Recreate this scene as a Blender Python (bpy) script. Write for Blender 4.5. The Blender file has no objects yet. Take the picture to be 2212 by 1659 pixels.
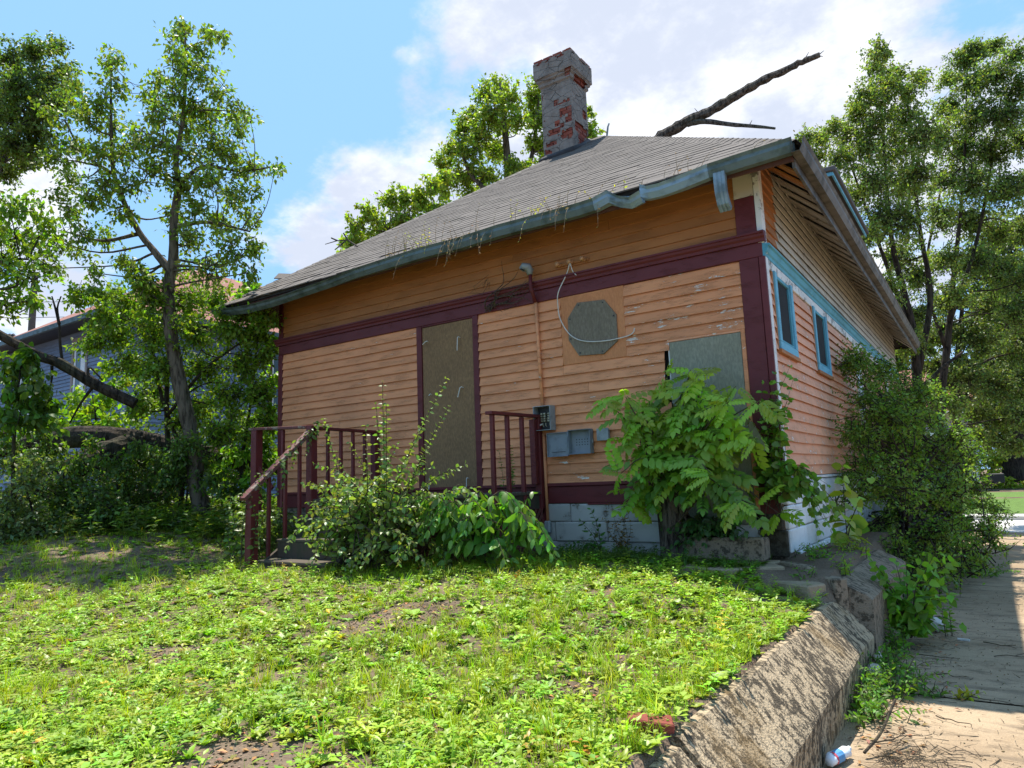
import bpy, math, random
import numpy as np
from mathutils import Vector, Matrix
random.seed(7); rng = np.random.default_rng(7)
R = math.radians
sc = bpy.context.scene
# ------------------------------------------------------------------ camera
CAM = np.array([1.64, -7.0, 0.82])
COL = bpy.context.scene.collection
FPX = 1500.0           # focal length in units of a 2212 px wide picture
fwd = np.array([-.553766, .820939, .139292])
up0 = np.array([-.03753878, -.98953957, .13929203])      # world up seen in camera axes (x right, y down, z forward)
dY = np.array([1429., 239., 2082.98]); dY /= np.linalg.norm(dY)
dX = -np.array([-3105., 411., 2082.98]); dX /= np.linalg.norm(dX)
dX -= dY * np.dot(dX, dY); dX /= np.linalg.norm(dX)
dZ = np.cross(dX, dY)
MC = np.stack([dX, dY, dZ])                              # world = MC @ camera axes
cd = bpy.data.cameras.new('camera'); cam = bpy.data.objects.new('camera', cd); COL.objects.link(cam)
cd.sensor_width = 36; cd.lens = 24.41; cd.clip_start = .05; cd.clip_end = 600
mw = Matrix.Identity(4)
for i in range(3):
    mw[i][0] = MC[i, 0]; mw[i][1] = -MC[i, 1]; mw[i][2] = -MC[i, 2]; mw[i][3] = CAM[i]
cam.matrix_world = mw
sc.camera = cam
def F(u, v, depth):
    "world point at a forward distance, for a spot measured on the photograph"
    r = MC @ np.array([(u - 1106) / FPX, (v - 829.5) / FPX, 1.0])
    return CAM + r * depth
# ------------------------------------------------------------------ sky
SUN = np.array([-.25, .22, 1.0]); SUN /= np.linalg.norm(SUN)
SKY_STRENGTH = .105
w = bpy.data.worlds.new('World'); sc.world = w; w.use_nodes = True
wn = w.node_tree.nodes; wl = w.node_tree.links; wn.clear()
def wnode(t, **kw):
    n = wn.new(t)
    for k, v in kw.items(): setattr(n, k, v)
    return n
def wmath(op, a, b=None, c=None, clamp=False):
    n = wn.new('ShaderNodeMath'); n.operation = op; n.use_clamp = clamp
    for i, x in enumerate((a, b, c)):
        if x is None: continue
        if isinstance(x, (int, float)): n.inputs[i].default_value = x
        else: wl.new(x, n.inputs[i])
    return n.outputs[0]
out = wnode('ShaderNodeOutputWorld'); bg = wnode('ShaderNodeBackground'); bg.inputs[1].default_value = SKY_STRENGTH
sky = wnode('ShaderNodeTexSky', sky_type='NISHITA', sun_disc=False)
sky.sun_elevation = math.asin(SUN[2]); sky.sun_rotation = math.atan2(SUN[0], SUN[1]); sky.air_density = 1.0; sky.dust_density = 1.0; sky.ozone_density = 1.4
tc = wnode('ShaderNodeTexCoord')
sep = wnode('ShaderNodeSeparateXYZ'); wl.new(tc.outputs['Generated'], sep.inputs[0])
den = wmath('ADD', wmath('MAXIMUM', sep.outputs[2], 0.0), .28)
comb = wnode('ShaderNodeCombineXYZ'); wl.new(wmath('DIVIDE', sep.outputs[0], den), comb.inputs[0]); wl.new(wmath('DIVIDE', sep.outputs[1], den), comb.inputs[1])
def wnoise(scale, detail, rough, loc):
    m = wnode('ShaderNodeMapping'); m.inputs[1].default_value = loc; wl.new(comb.outputs[0], m.inputs[0])
    n = wnode('ShaderNodeTexNoise'); n.inputs['Scale'].default_value = scale; n.inputs['Detail'].default_value = detail; n.inputs['Roughness'].default_value = rough
    wl.new(m.outputs[0], n.inputs[0]); return n.outputs[0]
def toward(u, v, power):        # 1 in the direction where one of the big clouds stands, falling off
    d = F(u, v, 1.0) - CAM; d /= np.linalg.norm(d)
    n = wnode('ShaderNodeVectorMath', operation='DOT_PRODUCT'); n.inputs[1].default_value = d
    nn = wnode('ShaderNodeVectorMath', operation='NORMALIZE'); wl.new(tc.outputs['Generated'], nn.inputs[0]); wl.new(nn.outputs[0], n.inputs[0])
    return wmath('POWER', wmath('MAXIMUM', n.outputs['Value'], 0.0), power)
n1 = wnoise(2.6, 12, .60, (3.1, 1.7, 0)); n2 = wnoise(1.0, 3, .5, (8.2, 4.4, 0)); n3 = wnoise(3.4, 8, .62, (1.2, 7.9, 0))
big = wmath('ADD', wmath('MULTIPLY', toward(1620, 140, 11), .33), wmath('ADD', wmath('MULTIPLY', toward(690, 530, 130), .33), wmath('MULTIPLY', toward(110, 560, 90), .22)))
big = wmath('ADD', big, wmath('MULTIPLY', toward(930, 200, 120), .16))
big = wmath('SUBTRACT', big, wmath('MULTIPLY', toward(560, 230, 45), .24))
cov = wmath('ADD', wmath('ADD', wmath('MULTIPLY', n1, 1.0), wmath('MULTIPLY', n2, .25)), big)
mr = wnode('ShaderNodeMapRange', interpolation_type='SMOOTHSTEP'); wl.new(cov, mr.inputs[0]); mr.inputs[1].default_value = .70; mr.inputs[2].default_value = .84
shade = wnode('ShaderNodeMapRange', interpolation_type='SMOOTHSTEP'); wl.new(wmath('ADD', wmath('MULTIPLY', n3, 1.0), wmath('MULTIPLY', cov, -.30)), shade.inputs[0]); shade.inputs[1].default_value = .16; shade.inputs[2].default_value = .36
cmix = wnode('ShaderNodeMix', data_type='RGBA'); wl.new(shade.outputs[0], cmix.inputs[0])
cmix.inputs[6].default_value = (3.6, 3.95, 4.75, 1); cmix.inputs[7].default_value = (5.5, 5.65, 6.0, 1)
# thin summer haze whitens the blue
hz = wnode('ShaderNodeMix', data_type='RGBA'); hz.inputs[0].default_value = .85; wl.new(sky.outputs[0], hz.inputs[6]); hz.inputs[7].default_value = (1.75, 3.45, 5.75, 1)
mx = wnode('ShaderNodeMix', data_type='RGBA'); wl.new(mr.outputs[0], mx.inputs[0]); wl.new(hz.outputs[2], mx.inputs[6]); wl.new(cmix.outputs[2], mx.inputs[7])
wl.new(mx.outputs[2], bg.inputs[0]); wl.new(bg.outputs[0], out.inputs[0])
# ------------------------------------------------------------------ sun, exposure
sd = bpy.data.lights.new('sun', 'SUN'); sd.energy = 4.3; sd.angle = R(.6); sd.color = (1, .95, .86)
so = bpy.data.objects.new('sun', sd); COL.objects.link(so); so.rotation_euler = Vector(SUN).to_track_quat('Z', 'Y').to_euler(); so.location = (-4, 4, 20)
sc.view_settings.view_transform = 'Standard'; sc.view_settings.look = 'None'; sc.view_settings.exposure = .97; sc.view_settings.gamma = 1
sc.render.engine = 'CYCLES'; sc.cycles.max_bounces = 8; sc.cycles.transparent_max_bounces = 8
# ------------------------------------------------------------------ mesh helpers
MATS = {}
def finish(o, mat, parent=None, label=None, cat=None, group=None, kind=None):
    if mat: o.data.materials.append(MATS[mat] if isinstance(mat, str) else mat)
    if parent is not None: o.parent = parent
    tag(o, label, cat, group, kind); return o
def tag(o, label=None, cat=None, group=None, kind=None):
    if label: o['label'] = label
    if cat: o['category'] = cat
    if group: o['group'] = group
    if kind: o['kind'] = kind
    return o
def wloc(o):
    p = Vector((0, 0, 0))
    while o is not None: p = p + Vector(o.location); o = o.parent
    return p
def thing(name, label, cat, loc, group=None):
    o = bpy.data.objects.new(name, None); COL.objects.link(o); o.location = loc; o.empty_display_size = .2
    return tag(o, label, cat, group)
class MB:
    "collects geometry in world coordinates"
    def __init__(s): s.v = []; s.f = []; s.smooth = False
    def quad(s, *p):
        n = len(s.v); s.v += [tuple(q) for q in p]; s.f.append(tuple(range(n, n + len(p))))
    def box(s, x0, x1, y0, y1, z0, z1, j=0):
        n = len(s.v); J = lambda: random.uniform(-j, j)
        for x in (x0, x1):
            for y in (y0, y1):
                for z in (z0, z1): s.v.append((x + J(), y + J(), z + J()))
        s.f += [tuple(n + i for i in q) for q in ((0, 1, 3, 2), (4, 6, 7, 5), (0, 4, 5, 1), (2, 3, 7, 6), (0, 2, 6, 4), (1, 5, 7, 3))]
        return s
    def bar(s, a, b, w, t, upv=(0, 0, 1)):
        "rectangular bar from a to b, w wide sideways, t thick along upv"
        a = np.array(a, float); b = np.array(b, float); d = b - a; d /= np.linalg.norm(d)
        u = np.array(upv, float); u -= d * np.dot(u, d); u /= np.linalg.norm(u); sde = np.cross(d, u)
        n = len(s.v)
        for p in (a, b):
            for i, k in ((-1, -1), (1, -1), (1, 1), (-1, 1)): s.v.append(tuple(p + sde * i * w / 2 + u * k * t / 2))
        s.f += [tuple(n + i for i in q) for q in ((3, 2, 1, 0), (4, 5, 6, 7), (0, 1, 5, 4), (1, 2, 6, 5), (2, 3, 7, 6), (3, 0, 4, 7))]
        return s
    def tube(s, pts, rad, n=8, wob=0, cap=True):
        pts = [np.array(p, float) for p in pts]; k = len(pts)
        if not hasattr(rad, '__len__'): rad = [rad] * k
        u = None; b = len(s.v)
        for i in range(k):
            d = pts[min(i + 1, k - 1)] - pts[max(i - 1, 0)]; d = d / (np.linalg.norm(d) + 1e-9)
            if u is None:
                u = np.cross(d, (0, 0, 1)) if abs(d[2]) < .9 else np.cross(d, (1, 0, 0))
            u = u - d * np.dot(u, d); u /= np.linalg.norm(u) + 1e-9; q = np.cross(d, u)
            for j in range(n):
                a = 2 * math.pi * j / n; r = rad[i] * (1 + random.uniform(-wob, wob))
                s.v.append(tuple(pts[i] + (u * math.cos(a) + q * math.sin(a)) * r))
        for i in range(k - 1):
            for j in range(n):
                s.f.append((b + i * n + j, b + i * n + (j + 1) % n, b + (i + 1) * n + (j + 1) % n, b + (i + 1) * n + j))
        if cap:
            s.f.append(tuple(b + j for j in reversed(range(n)))); s.f.append(tuple(b + (k - 1) * n + j for j in range(n)))
        return s
    def prism(s, poly, y0, y1, axis='y'):
        "polygon (a, z) extruded along an axis"
        n = len(s.v); k = len(poly)
        for c in (y0, y1):
            for a, z in poly: s.v.append({'y': (a, c, z), 'x': (c, a, z), 'z': (a, z, c)}[axis])
        s.f.append(tuple(range(n, n + k))); s.f.append(tuple(reversed(range(n + k, n + 2 * k))))
        for i in range(k): s.f.append((n + i, n + k + i, n + k + (i + 1) % k, n + (i + 1) % k))
        return s
    def build(s, name, mat, parent=None, label=None, cat=None, group=None, kind=None, bevel=0, smooth=False):
        v = np.array(s.v, float); me = bpy.data.meshes.new(name)
        if parent is not None: off = np.array(wloc(parent)); o = bpy.data.objects.new(name, me)
        else:
            off = np.array([(v[:, 0].min() + v[:, 0].max()) / 2, (v[:, 1].min() + v[:, 1].max()) / 2, v[:, 2].min()])
            o = bpy.data.objects.new(name, me); o.location = off
        me.from_pydata((v - off).tolist(), [], s.f); COL.objects.link(o)
        if smooth or s.smooth:
            for p in me.polygons: p.use_smooth = True
        import bmesh
        bm = bmesh.new(); bm.from_mesh(me); bmesh.ops.recalc_face_normals(bm, faces=bm.faces)
        if bevel: bmesh.ops.bevel(bm, geom=list(bm.edges), offset=bevel, segments=1, affect='EDGES', clamp_overlap=True)
        bm.to_mesh(me); bm.free()
        return finish(o, mat, parent, label, cat, group, kind)
def smoothpath(pts, n=6):
    "Catmull-Rom through control points"
    P = [np.array(p, float) for p in pts]; P = [2 * P[0] - P[1]] + P + [2 * P[-1] - P[-2]]; o = []
    for i in range(1, len(P) - 2):
        a, b, c, d = P[i - 1:i + 3]
        for t in np.linspace(0, 1, n, endpoint=False):
            o.append(.5 * (2 * b + (c - a) * t + (2 * a - 5 * b + 4 * c - d) * t * t + (3 * b - a - 3 * c + d) * t ** 3))
    o.append(P[-2]); return o
# ------------------------------------------------------------------ leaf helpers
def oval(w=.5, st=(.3, .65), fold=.12, droop=.25, prof=None):
    st = list(st); ws = prof or [math.sin(math.pi * (.12 + .8 * t)) for t in st]; m = max(ws); ws = [x / m * w / 2 for x in ws]
    v = [(0, 0, 0)]; f = []
    for t, x in zip(st, ws):
        z = -droop * t * t
        v += [(-x, t, z + fold * x * 2), (0, t, z), (x, t, z + fold * x * 2)]
    v.append((0, 1, -droop)); n = len(st); tip = len(v) - 1
    f += [(0, 2, 1), (0, 3, 2)]
    for i in range(n - 1):
        a = 1 + 3 * i; b = a + 3
        f += [(a, a + 1, b + 1), (a, b + 1, b), (a + 1, a + 2, b + 2), (a + 1, b + 2, b + 1)]
    a = 1 + 3 * (n - 1); f += [(a, a + 1, tip), (a + 1, a + 2, tip)]
    return np.array(v, float), np.array(f, int)
def blade(w=.06, lean=.5, seg=3):
    v = []; f = []
    for i in range(seg):
        t = i / seg; x = w / 2 * (1 - t * .6); y = lean * t * t; v += [(-x, y, t - .25 * lean * t * t), (x, y, t - .25 * lean * t * t)]
    v.append((0, lean, 1 - .25 * lean))
    for i in range(seg - 1):
        a = 2 * i; f += [(a, a + 1, a + 3), (a, a + 3, a + 2)]
    f.append((2 * seg - 2, 2 * seg - 1, 2 * seg)); return np.array(v, float), np.array(f, int)
def rotm(yaw, pitch=0, roll=0):
    return np.array((Matrix.Rotation(yaw, 3, 'Z') @ Matrix.Rotation(pitch, 3, 'X') @ Matrix.Rotation(roll, 3, 'Y')))
def merge(parts):
    V = []; Fc = []; n = 0
    for v, f in parts: V.append(v); Fc.append(f + n); n += len(v)
    return np.concatenate(V), np.concatenate(Fc)
def frames(d, up):
    d = d / (np.linalg.norm(d, axis=1, keepdims=True) + 1e-9)
    x = np.cross(d, up); x /= np.linalg.norm(x, axis=1, keepdims=True) + 1e-9
    z = np.cross(x, d); return np.stack([x, d, z], axis=2)
class LB:
    "leaf buffer: copies of small prototypes in one mesh with a tint per copy"
    def __init__(s): s.V = []; s.F = []; s.C = []; s.n = 0
    def add(s, proto, pos, mats, size, tint):
        v, f = proto; N = len(pos)
        if N == 0: return
        size = np.broadcast_to(np.asarray(size, float), (N,))
        P = np.einsum('nij,kj->nki', mats, v) * size[:, None, None] + pos[:, None, :]
        s.V.append(P.reshape(-1, 3)); s.F.append((f[None] + (np.arange(N) * len(v))[:, None, None] + s.n).reshape(-1, 3))
        s.C.append(np.repeat(tint, len(v), axis=0)); s.n += N * len(v)
    def build(s, name, mat, parent=None, smooth=False, **kw):
        V = np.concatenate(s.V); Fc = np.concatenate(s.F); C = np.concatenate(s.C)
        if parent is not None: off = np.array(wloc(parent))
        else: off = np.array([V[:, 0].mean(), V[:, 1].mean(), V[:, 2].min()])
        me = bpy.data.meshes.new(name); V = V - off
        me.vertices.add(len(V)); me.vertices.foreach_set('co', V.astype(np.float32).ravel())
        me.loops.add(Fc.size); me.loops.foreach_set('vertex_index', Fc.astype(np.int32).ravel())
        me.polygons.add(len(Fc)); me.polygons.foreach_set('loop_start', np.arange(0, Fc.size, 3, dtype=np.int32))
        me.update(calc_edges=True)
        ca = me.color_attributes.new('tint', 'FLOAT_COLOR', 'POINT')
        ca.data.foreach_set('color', np.concatenate([C, np.ones((len(C), 1))], 1).astype(np.float32).ravel())
        if smooth: me.polygons.foreach_set('use_smooth', np.ones(len(Fc), dtype=bool))
        o = bpy.data.objects.new(name, me)
        if parent is None: o.location = off
        COL.objects.link(o); return finish(o, mat, parent, **kw)
LEAFK = np.array([1.75, 1.62, 1.15])
def tints(n, base, var=.25, hue=.12):
    b = np.array(base)[None] * LEAFK * (1 + rng.normal(0, var, (n, 1)).clip(-.6, .8)); b = b * (1 + rng.normal(0, hue, (n, 3)).clip(-.35, .35)); return b.clip(.002, .9)
# ------------------------------------------------------------------ materials
class NT:
    def __init__(s, name):
        s.m = bpy.data.materials.new(name); s.m.use_nodes = True; s.t = s.m.node_tree; s.n = s.t.nodes; s.l = s.t.links; s.n.clear()
        s.out = s.n.new('ShaderNodeOutputMaterial'); MATS[name] = s.m
        g = s.n.new('ShaderNodeNewGeometry'); s.pos = g.outputs['Position']; s.nor = g.outputs['Normal']
    def val(s, sock, x):
        if isinstance(x, (int, float)): sock.default_value = x
        elif isinstance(x, tuple): sock.default_value = x if len(x) == 4 or len(sock.default_value) == 3 else (*x, 1)
        else: s.l.new(x, sock)
    def math(s, op, a, b=0, clamp=False):
        n = s.n.new('ShaderNodeMath'); n.operation = op; n.use_clamp = clamp; s.val(n.inputs[0], a); s.val(n.inputs[1], b); return n.outputs[0]
    def map(s, scale=(1, 1, 1), loc=(0, 0, 0), rot=(0, 0, 0), src=None):
        n = s.n.new('ShaderNodeMapping'); n.inputs['Scale'].default_value = scale; n.inputs['Location'].default_value = loc; n.inputs['Rotation'].default_value = rot
        s.l.new(src or s.pos, n.inputs[0]); return n.outputs[0]
    def noise(s, scale, detail=4, rough=.55, vec=None, dist=0):
        n = s.n.new('ShaderNodeTexNoise'); n.inputs['Scale'].default_value = scale; n.inputs['Detail'].default_value = detail; n.inputs['Roughness'].default_value = rough; n.inputs['Distortion'].default_value = dist
        s.l.new(vec or s.pos, n.inputs[0]); return n.outputs[0]
    def vor(s, scale, vec=None, feature='F1'):
        n = s.n.new('ShaderNodeTexVoronoi'); n.feature = feature; n.inputs['Scale'].default_value = scale; s.l.new(vec or s.pos, n.inputs[0]); return n.outputs[0]
    def ramp(s, x, a, b, smooth=True):
        n = s.n.new('ShaderNodeMapRange'); n.interpolation_type = 'SMOOTHSTEP' if smooth else 'LINEAR'; s.val(n.inputs[0], x); n.inputs[1].default_value = a; n.inputs[2].default_value = b; return n.outputs[0]
    def mix(s, f, a, b, mode='MIX'):
        n = s.n.new('ShaderNodeMix'); n.data_type = 'RGBA'; n.blend_type = mode; s.val(n.inputs[0], f); s.val(n.inputs[6], a); s.val(n.inputs[7], b); return n.outputs[2]
    def gain(s, c, f):
        n = s.n.new('ShaderNodeVectorMath'); n.operation = 'SCALE'; s.val(n.inputs[0], c); s.val(n.inputs['Scale'], f); return n.outputs[0]
    def rand(s):
        return s.n.new('ShaderNodeObjectInfo').outputs['Random']
    def bump(s, h, strength=.3, dist=.01):
        n = s.n.new('ShaderNodeBump'); n.inputs['Strength'].default_value = strength; n.inputs['Distance'].default_value = dist; s.l.new(h, n.inputs['Height']); return n.outputs[0]
    def bsdf(s, col, rough=.7, bump=None, metal=0, spec=.35):
        p = s.n.new('ShaderNodeBsdfPrincipled'); s.val(p.inputs['Base Color'], col); s.val(p.inputs['Roughness'], rough); p.inputs['Metallic'].default_value = metal
        p.inputs['Specular IOR Level'].default_value = spec
        if bump is not None: s.l.new(bump, p.inputs['Normal'])
        return p.outputs[0]
    def done(s, sh): s.l.new(sh, s.out.inputs[0]); return s.m
def rgb(r, g, b):
    "sRGB 0-255 to linear"
    return tuple(((c / 255 + .055) / 1.055) ** 2.4 if c > 10 else c / 255 / 12.92 for c in (r, g, b))
def paint(name, base, under, peel=.62, grain=(1, 1, 1), second=None, rough=.62, dirt=.35, crack=.5, vary=.16, wearx=0):
    "old oil paint on boards: sun-bleached blotches, flaked patches down to primer, hairline cracks, dirt"
    t = NT(name); r = t.rand()
    off = t.n.new('ShaderNodeVectorMath'); off.operation = 'ADD'; t.l.new(t.pos, off.inputs[0])
    cx = t.n.new('ShaderNodeCombineXYZ'); t.l.new(t.math('MULTIPLY', r, 13.0), cx.inputs[0]); t.l.new(t.math('MULTIPLY', r, 7.0), cx.inputs[2]); t.l.new(cx.outputs[0], off.inputs[1])
    P = off.outputs[0]
    big = t.noise(1.3, 3); fine = t.noise(38, 6, .65, t.map(grain, src=P)); mid = t.noise(7, 6, .62, t.map(grain, src=P))
    c = t.gain(base, t.math('ADD', t.math('ADD', 1 - vary, t.math('MULTIPLY', r, vary)), t.math('MULTIPLY', t.math('SUBTRACT', big, .5), .5)))
    c = t.mix(t.math('MULTIPLY', t.ramp(mid, .45, .75), dirt), c, t.gain(base, .62))
    sx = t.n.new('ShaderNodeSeparateXYZ'); t.l.new(t.pos, sx.inputs[0]); wx = t.math('MULTIPLY', t.ramp(sx.outputs[0], -3.8, -.4), wearx)
    pm = t.ramp(t.math('ADD', wx, t.math('ADD', t.math('MULTIPLY', mid, .62), t.math('MULTIPLY', fine, .38))), peel, peel + .018)
    if second: under = t.mix(t.ramp(fine, .45, .55), under, second)
    c = t.mix(pm, c, under)
    ck = t.noise(11, 8, .72, t.map((grain[0] * .55, grain[1] * .55, grain[2] * 4.5), src=P), 1.2)
    cm = t.math('MULTIPLY', t.ramp(t.math('ABSOLUTE', t.math('SUBTRACT', ck, .5)), .02, .0), t.ramp(t.math('ADD', mid, wx), .48, .6))
    c = t.mix(t.math('MULTIPLY', cm, crack), c, t.gain(base, .22))
    h = t.math('SUBTRACT', t.math('ADD', t.math('MULTIPLY', fine, .35), t.math('MULTIPLY', mid, .3)), t.math('ADD', t.math('MULTIPLY', pm, .35), t.math('MULTIPLY', cm, .6)))
    return t.done(t.bsdf(c, rough, t.bump(h, .45, .006)))
paint('orange_paint', (.77, .315, .14), (.74, .70, .62), .635, (.35, .35, 1.5), crack=.85, wearx=.06)
paint('orange_eave_shade', (.44, .175, .055), (.25, .13, .05), .68, (.3, .3, 1.5), dirt=.45, crack=.4)  # darker, yellower orange; shade under the eave is put into the colour
paint('orange_skylit', (.78, .375, .215), (.82, .78, .72), .595, (.9, .9, 1.3), crack=.6, vary=.08)  # same orange made pinker; bluish sky light is put into the colour
paint('cream_paint', (.62, .56, .45), (.14, .105, .08), .592, (.9, .9, 1.2), crack=.8, dirt=.5)
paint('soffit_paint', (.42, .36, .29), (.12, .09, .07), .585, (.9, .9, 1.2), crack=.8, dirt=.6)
paint('maroon_paint', (.135, .021, .022), (.42, .33, .27), .70, (.6, .6, 1.2), rough=.5, crack=.4)
paint('rail_paint', (.15, .024, .024), (.20, .14, .1), .64, (1.5, 1.5, .6), rough=.5, crack=.5)
paint('worn_rail', (.17, .055, .05), (.24, .18, .14), .52, (1, 1, 1), rough=.7, crack=.6)
paint('teal_paint', (.10, .36, .46), (.6, .62, .6), .64, (.6, .6, 1.2), crack=.5)
paint('sky_blue_paint', (.17, .47, .62), (.7, .72, .7), .64, (1, 1, 1), crack=.5)
paint('white_paint', (.78, .77, .73), (.25, .22, .19), .545, (1, 1, 1), crack=.9)
paint('white_trim', (.8, .8, .78), (.30, .26, .22), .66, (1, 1, 1), crack=.6)
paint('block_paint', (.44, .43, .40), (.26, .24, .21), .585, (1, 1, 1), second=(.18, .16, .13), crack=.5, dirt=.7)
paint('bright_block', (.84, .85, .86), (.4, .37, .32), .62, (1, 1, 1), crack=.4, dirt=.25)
paint('blue_siding', (.19, .25, .36), (.05, .065, .09), .63, (.5, .5, 2), crack=.8, dirt=.5)
paint('tan_trim', (.30, .24, .21), (.2, .16, .13), .66)
paint('brown_trim', (.15, .05, .04), (.2, .16, .13), .68)
paint('pale_siding', (.62, .60, .56), (.4, .38, .33), .66)
def simple(name, base, rough=.7, nsc=8, nvar=.35, fsc=60, bump=.3, dist=.01, grain=(1, 1, 1), metal=0, second=None, thr=(.5, .6), spec=.35):
    t = NT(name); P = t.map(grain); a = t.noise(nsc, 5, .6, P); b = t.noise(fsc, 4, .6, P)
    c = t.gain(base, t.math('ADD', 1 - nvar, t.math('ADD', t.math('MULTIPLY', a, nvar * 1.3), t.math('MULTIPLY', b, nvar * .7))))
    if second: c = t.mix(t.ramp(t.math('ADD', t.math('MULTIPLY', a, .7), t.math('MULTIPLY', b, .3)), *thr), c, second)
    return t.done(t.bsdf(c, rough, t.bump(t.math('ADD', a, t.math('MULTIPLY', b, .6)), bump, dist), metal, spec))
def shingle(name, base):
    t = NT(name); r = t.rand(); a = t.noise(3, 4); b = t.noise(170, 2, .7); d = t.noise(9, 6, .65)
    c = t.gain(base, t.math('ADD', .55, t.math('ADD', t.math('MULTIPLY', r, .28), t.math('ADD', t.math('MULTIPLY', a, .3), t.math('MULTIPLY', b, .42)))))
    c = t.mix(t.math('MULTIPLY', t.ramp(d, .55, .75), .5), c, (.10, .11, .07))
    return t.done(t.bsdf(c, .92, t.bump(b, .5, .004), spec=.2))
shingle('asphalt_shingle', (.135, .116, .103)); shingle('dark_shingle', (.11, .10, .095)); shingle('red_shingle', (.28, .13, .10))
simple('roof_felt', (.05, .045, .04), .95); simple('fascia_wood', (.10, .045, .035), .85, 6, .5)
def metalm(name, base, stain, rough=.45, metal=.25):
    t = NT(name); a = t.noise(5, 6, .65); b = t.noise(2.2, 5, .7, t.map((1, 1, .15))); f = t.noise(60, 3)
    c = t.mix(t.ramp(a, .42, .66), base, stain); c = t.gain(c, t.math('ADD', .7, t.math('MULTIPLY', b, .6)))
    return t.done(t.bsdf(c, t.math('ADD', rough, t.math('MULTIPLY', a, .3)), t.bump(t.math('ADD', a, t.math('MULTIPLY', f, .3)), .25, .01), metal, .4))
metalm('gutter_green', (.12, .16, .165), (.06, .085, .075)); metalm('gutter_brown', (.15, .13, .11), (.065, .055, .042)); metalm('gutter_blue', (.24, .33, .40), (.13, .18, .21))
metalm('grey_metal', (.33, .36, .37), (.20, .22, .22), .5, .3); metalm('plastic_grey', (.22, .25, .28), (.15, .17, .19), .5, 0); metalm('dark_metal', (.05, .055, .055), (.03, .03, .03))
metalm('white_metal', (.75, .75, .74), (.6, .58, .55), .5, 0); metalm('brass', (.45, .40, .28), (.2, .17, .1), .4, .6)
def osb(name, base, dark):
    t = NT(name); v = t.vor(38, t.map((1, 1, .6))); n = t.noise(55, 4, .7, t.map((1, 1, .35))); b = t.noise(2, 3)
    c = t.mix(t.ramp(n, .38, .64), dark, base); c = t.mix(t.math('MULTIPLY', v, .5), c, dark); c = t.gain(c, t.math('ADD', .78, t.math('MULTIPLY', b, .45)))
    return t.done(t.bsdf(c, .75, t.bump(t.math('ADD', n, v), .25, .004)))
osb('osb_brown', (.30, .175, .08), (.19, .108, .05)); osb('osb_grey', (.23, .19, .135), (.15, .122, .085)); osb('osb_green', (.29, .29, .21), (.20, .20, .145)); osb('osb_orange', (.62, .255, .105), (.52, .20, .08))
def bark(name, base, dark, scale=1.0):
    t = NT(name); P = t.map((9 * scale, 9 * scale, 2.0 * scale)); n = t.noise(2.2, 7, .68, P, .8); v = t.vor(1.6, P)
    b = t.noise(1.5, 3); m = t.ramp(t.math('ADD', n, t.math('MULTIPLY', v, .25)), .45, .75)
    c = t.mix(m, dark, base); c = t.mix(t.math('MULTIPLY', t.ramp(b, .5, .7), .35), c, (.09, .10, .05))
    return t.done(t.bsdf(c, .95, t.bump(t.math('ADD', n, v), .9, .03), spec=.15))
bark('bark_grey', (.17, .135, .10), (.035, .027, .02)); bark('bark_dark', (.065, .05, .038), (.014, .011, .009)); bark('bark_stump', (.12, .095, .075), (.018, .014, .012), 1.6); bark('bark_dead', (.155, .125, .10), (.03, .024, .02), 1.4); bark('twig_bark', (.12, .09, .06), (.05, .04, .03), 2)
def concrete(name, base, moss, amount=.5, streak=1.0, bright=None):
    "weathered exposed concrete: pale aggregate, black lichen runs down the fall, patches of moss"
    t = NT(name); a = t.noise(2.2, 5, .6); f = t.noise(45, 5, .7); g = t.vor(95)
    st = t.math('ADD', t.math('MULTIPLY', t.noise(15, 6, .68, t.map((1.0, 1.6, 1.0)), .4), .72), t.math('MULTIPLY', t.noise(3.5, 4, .6), .28))
    c = t.gain(base, t.math('ADD', .72, t.math('ADD', t.math('MULTIPLY', a, .3), t.math('MULTIPLY', f, .28))))
    lich = t.ramp(t.math('ADD', t.math('MULTIPLY', st, .75), t.math('MULTIPLY', f, .25)), amount - .035, amount + .035)
    c = t.mix(t.math('MULTIPLY', lich, streak), c, (.038, .030, .021))
    c = t.mix(t.math('MULTIPLY', t.ramp(a, .52, .66), .55), c, moss)
    return t.done(t.bsdf(c, .93, t.bump(t.math('ADD', f, t.math('ADD', g, t.math('MULTIPLY', st, .25))), .5, .01), spec=.2))
concrete('concrete_lichen', (.43, .325, .205), (.17, .105, .04), .50, .9); concrete('concrete_dark', (.26, .20, .14), (.06, .06, .03), .52, .8); concrete('concrete_slab', (.32, .245, .16), (.15, .13, .08), .60, .5); concrete('concrete_broken', (.50, .45, .37), (.3, .26, .18), .66, .4); concrete('black_block', (.085, .075, .055), (.05, .055, .025), .5, .8)
def drive_mat():
    t = NT('driveway_concrete'); a = t.noise(.9, 5, .6); s = t.noise(2.6, 6, .65, t.map((.55, 2.2, 1))); f = t.noise(70, 4, .7); g = t.vor(120)
    c = t.mix(t.ramp(a, .38, .66), (.40, .295, .19), (.30, .215, .135)); c = t.gain(c, t.math('ADD', .62, t.math('ADD', t.math('MULTIPLY', f, .5), t.math('MULTIPLY', g, .25))))
    c = t.mix(t.math('MULTIPLY', t.ramp(s, .50, .68), .55), c, (.12, .092, .066))
    d2 = t.noise(5.5, 6, .7, t.map((.8, 1.6, 1))); c = t.mix(t.math('MULTIPLY', t.ramp(d2, .52, .66), .6), c, (.13, .095, .062))
    return t.done(t.bsdf(c, .95, t.bump(t.math('ADD', f, g), .5, .008), spec=.15))
drive_mat()
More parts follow.
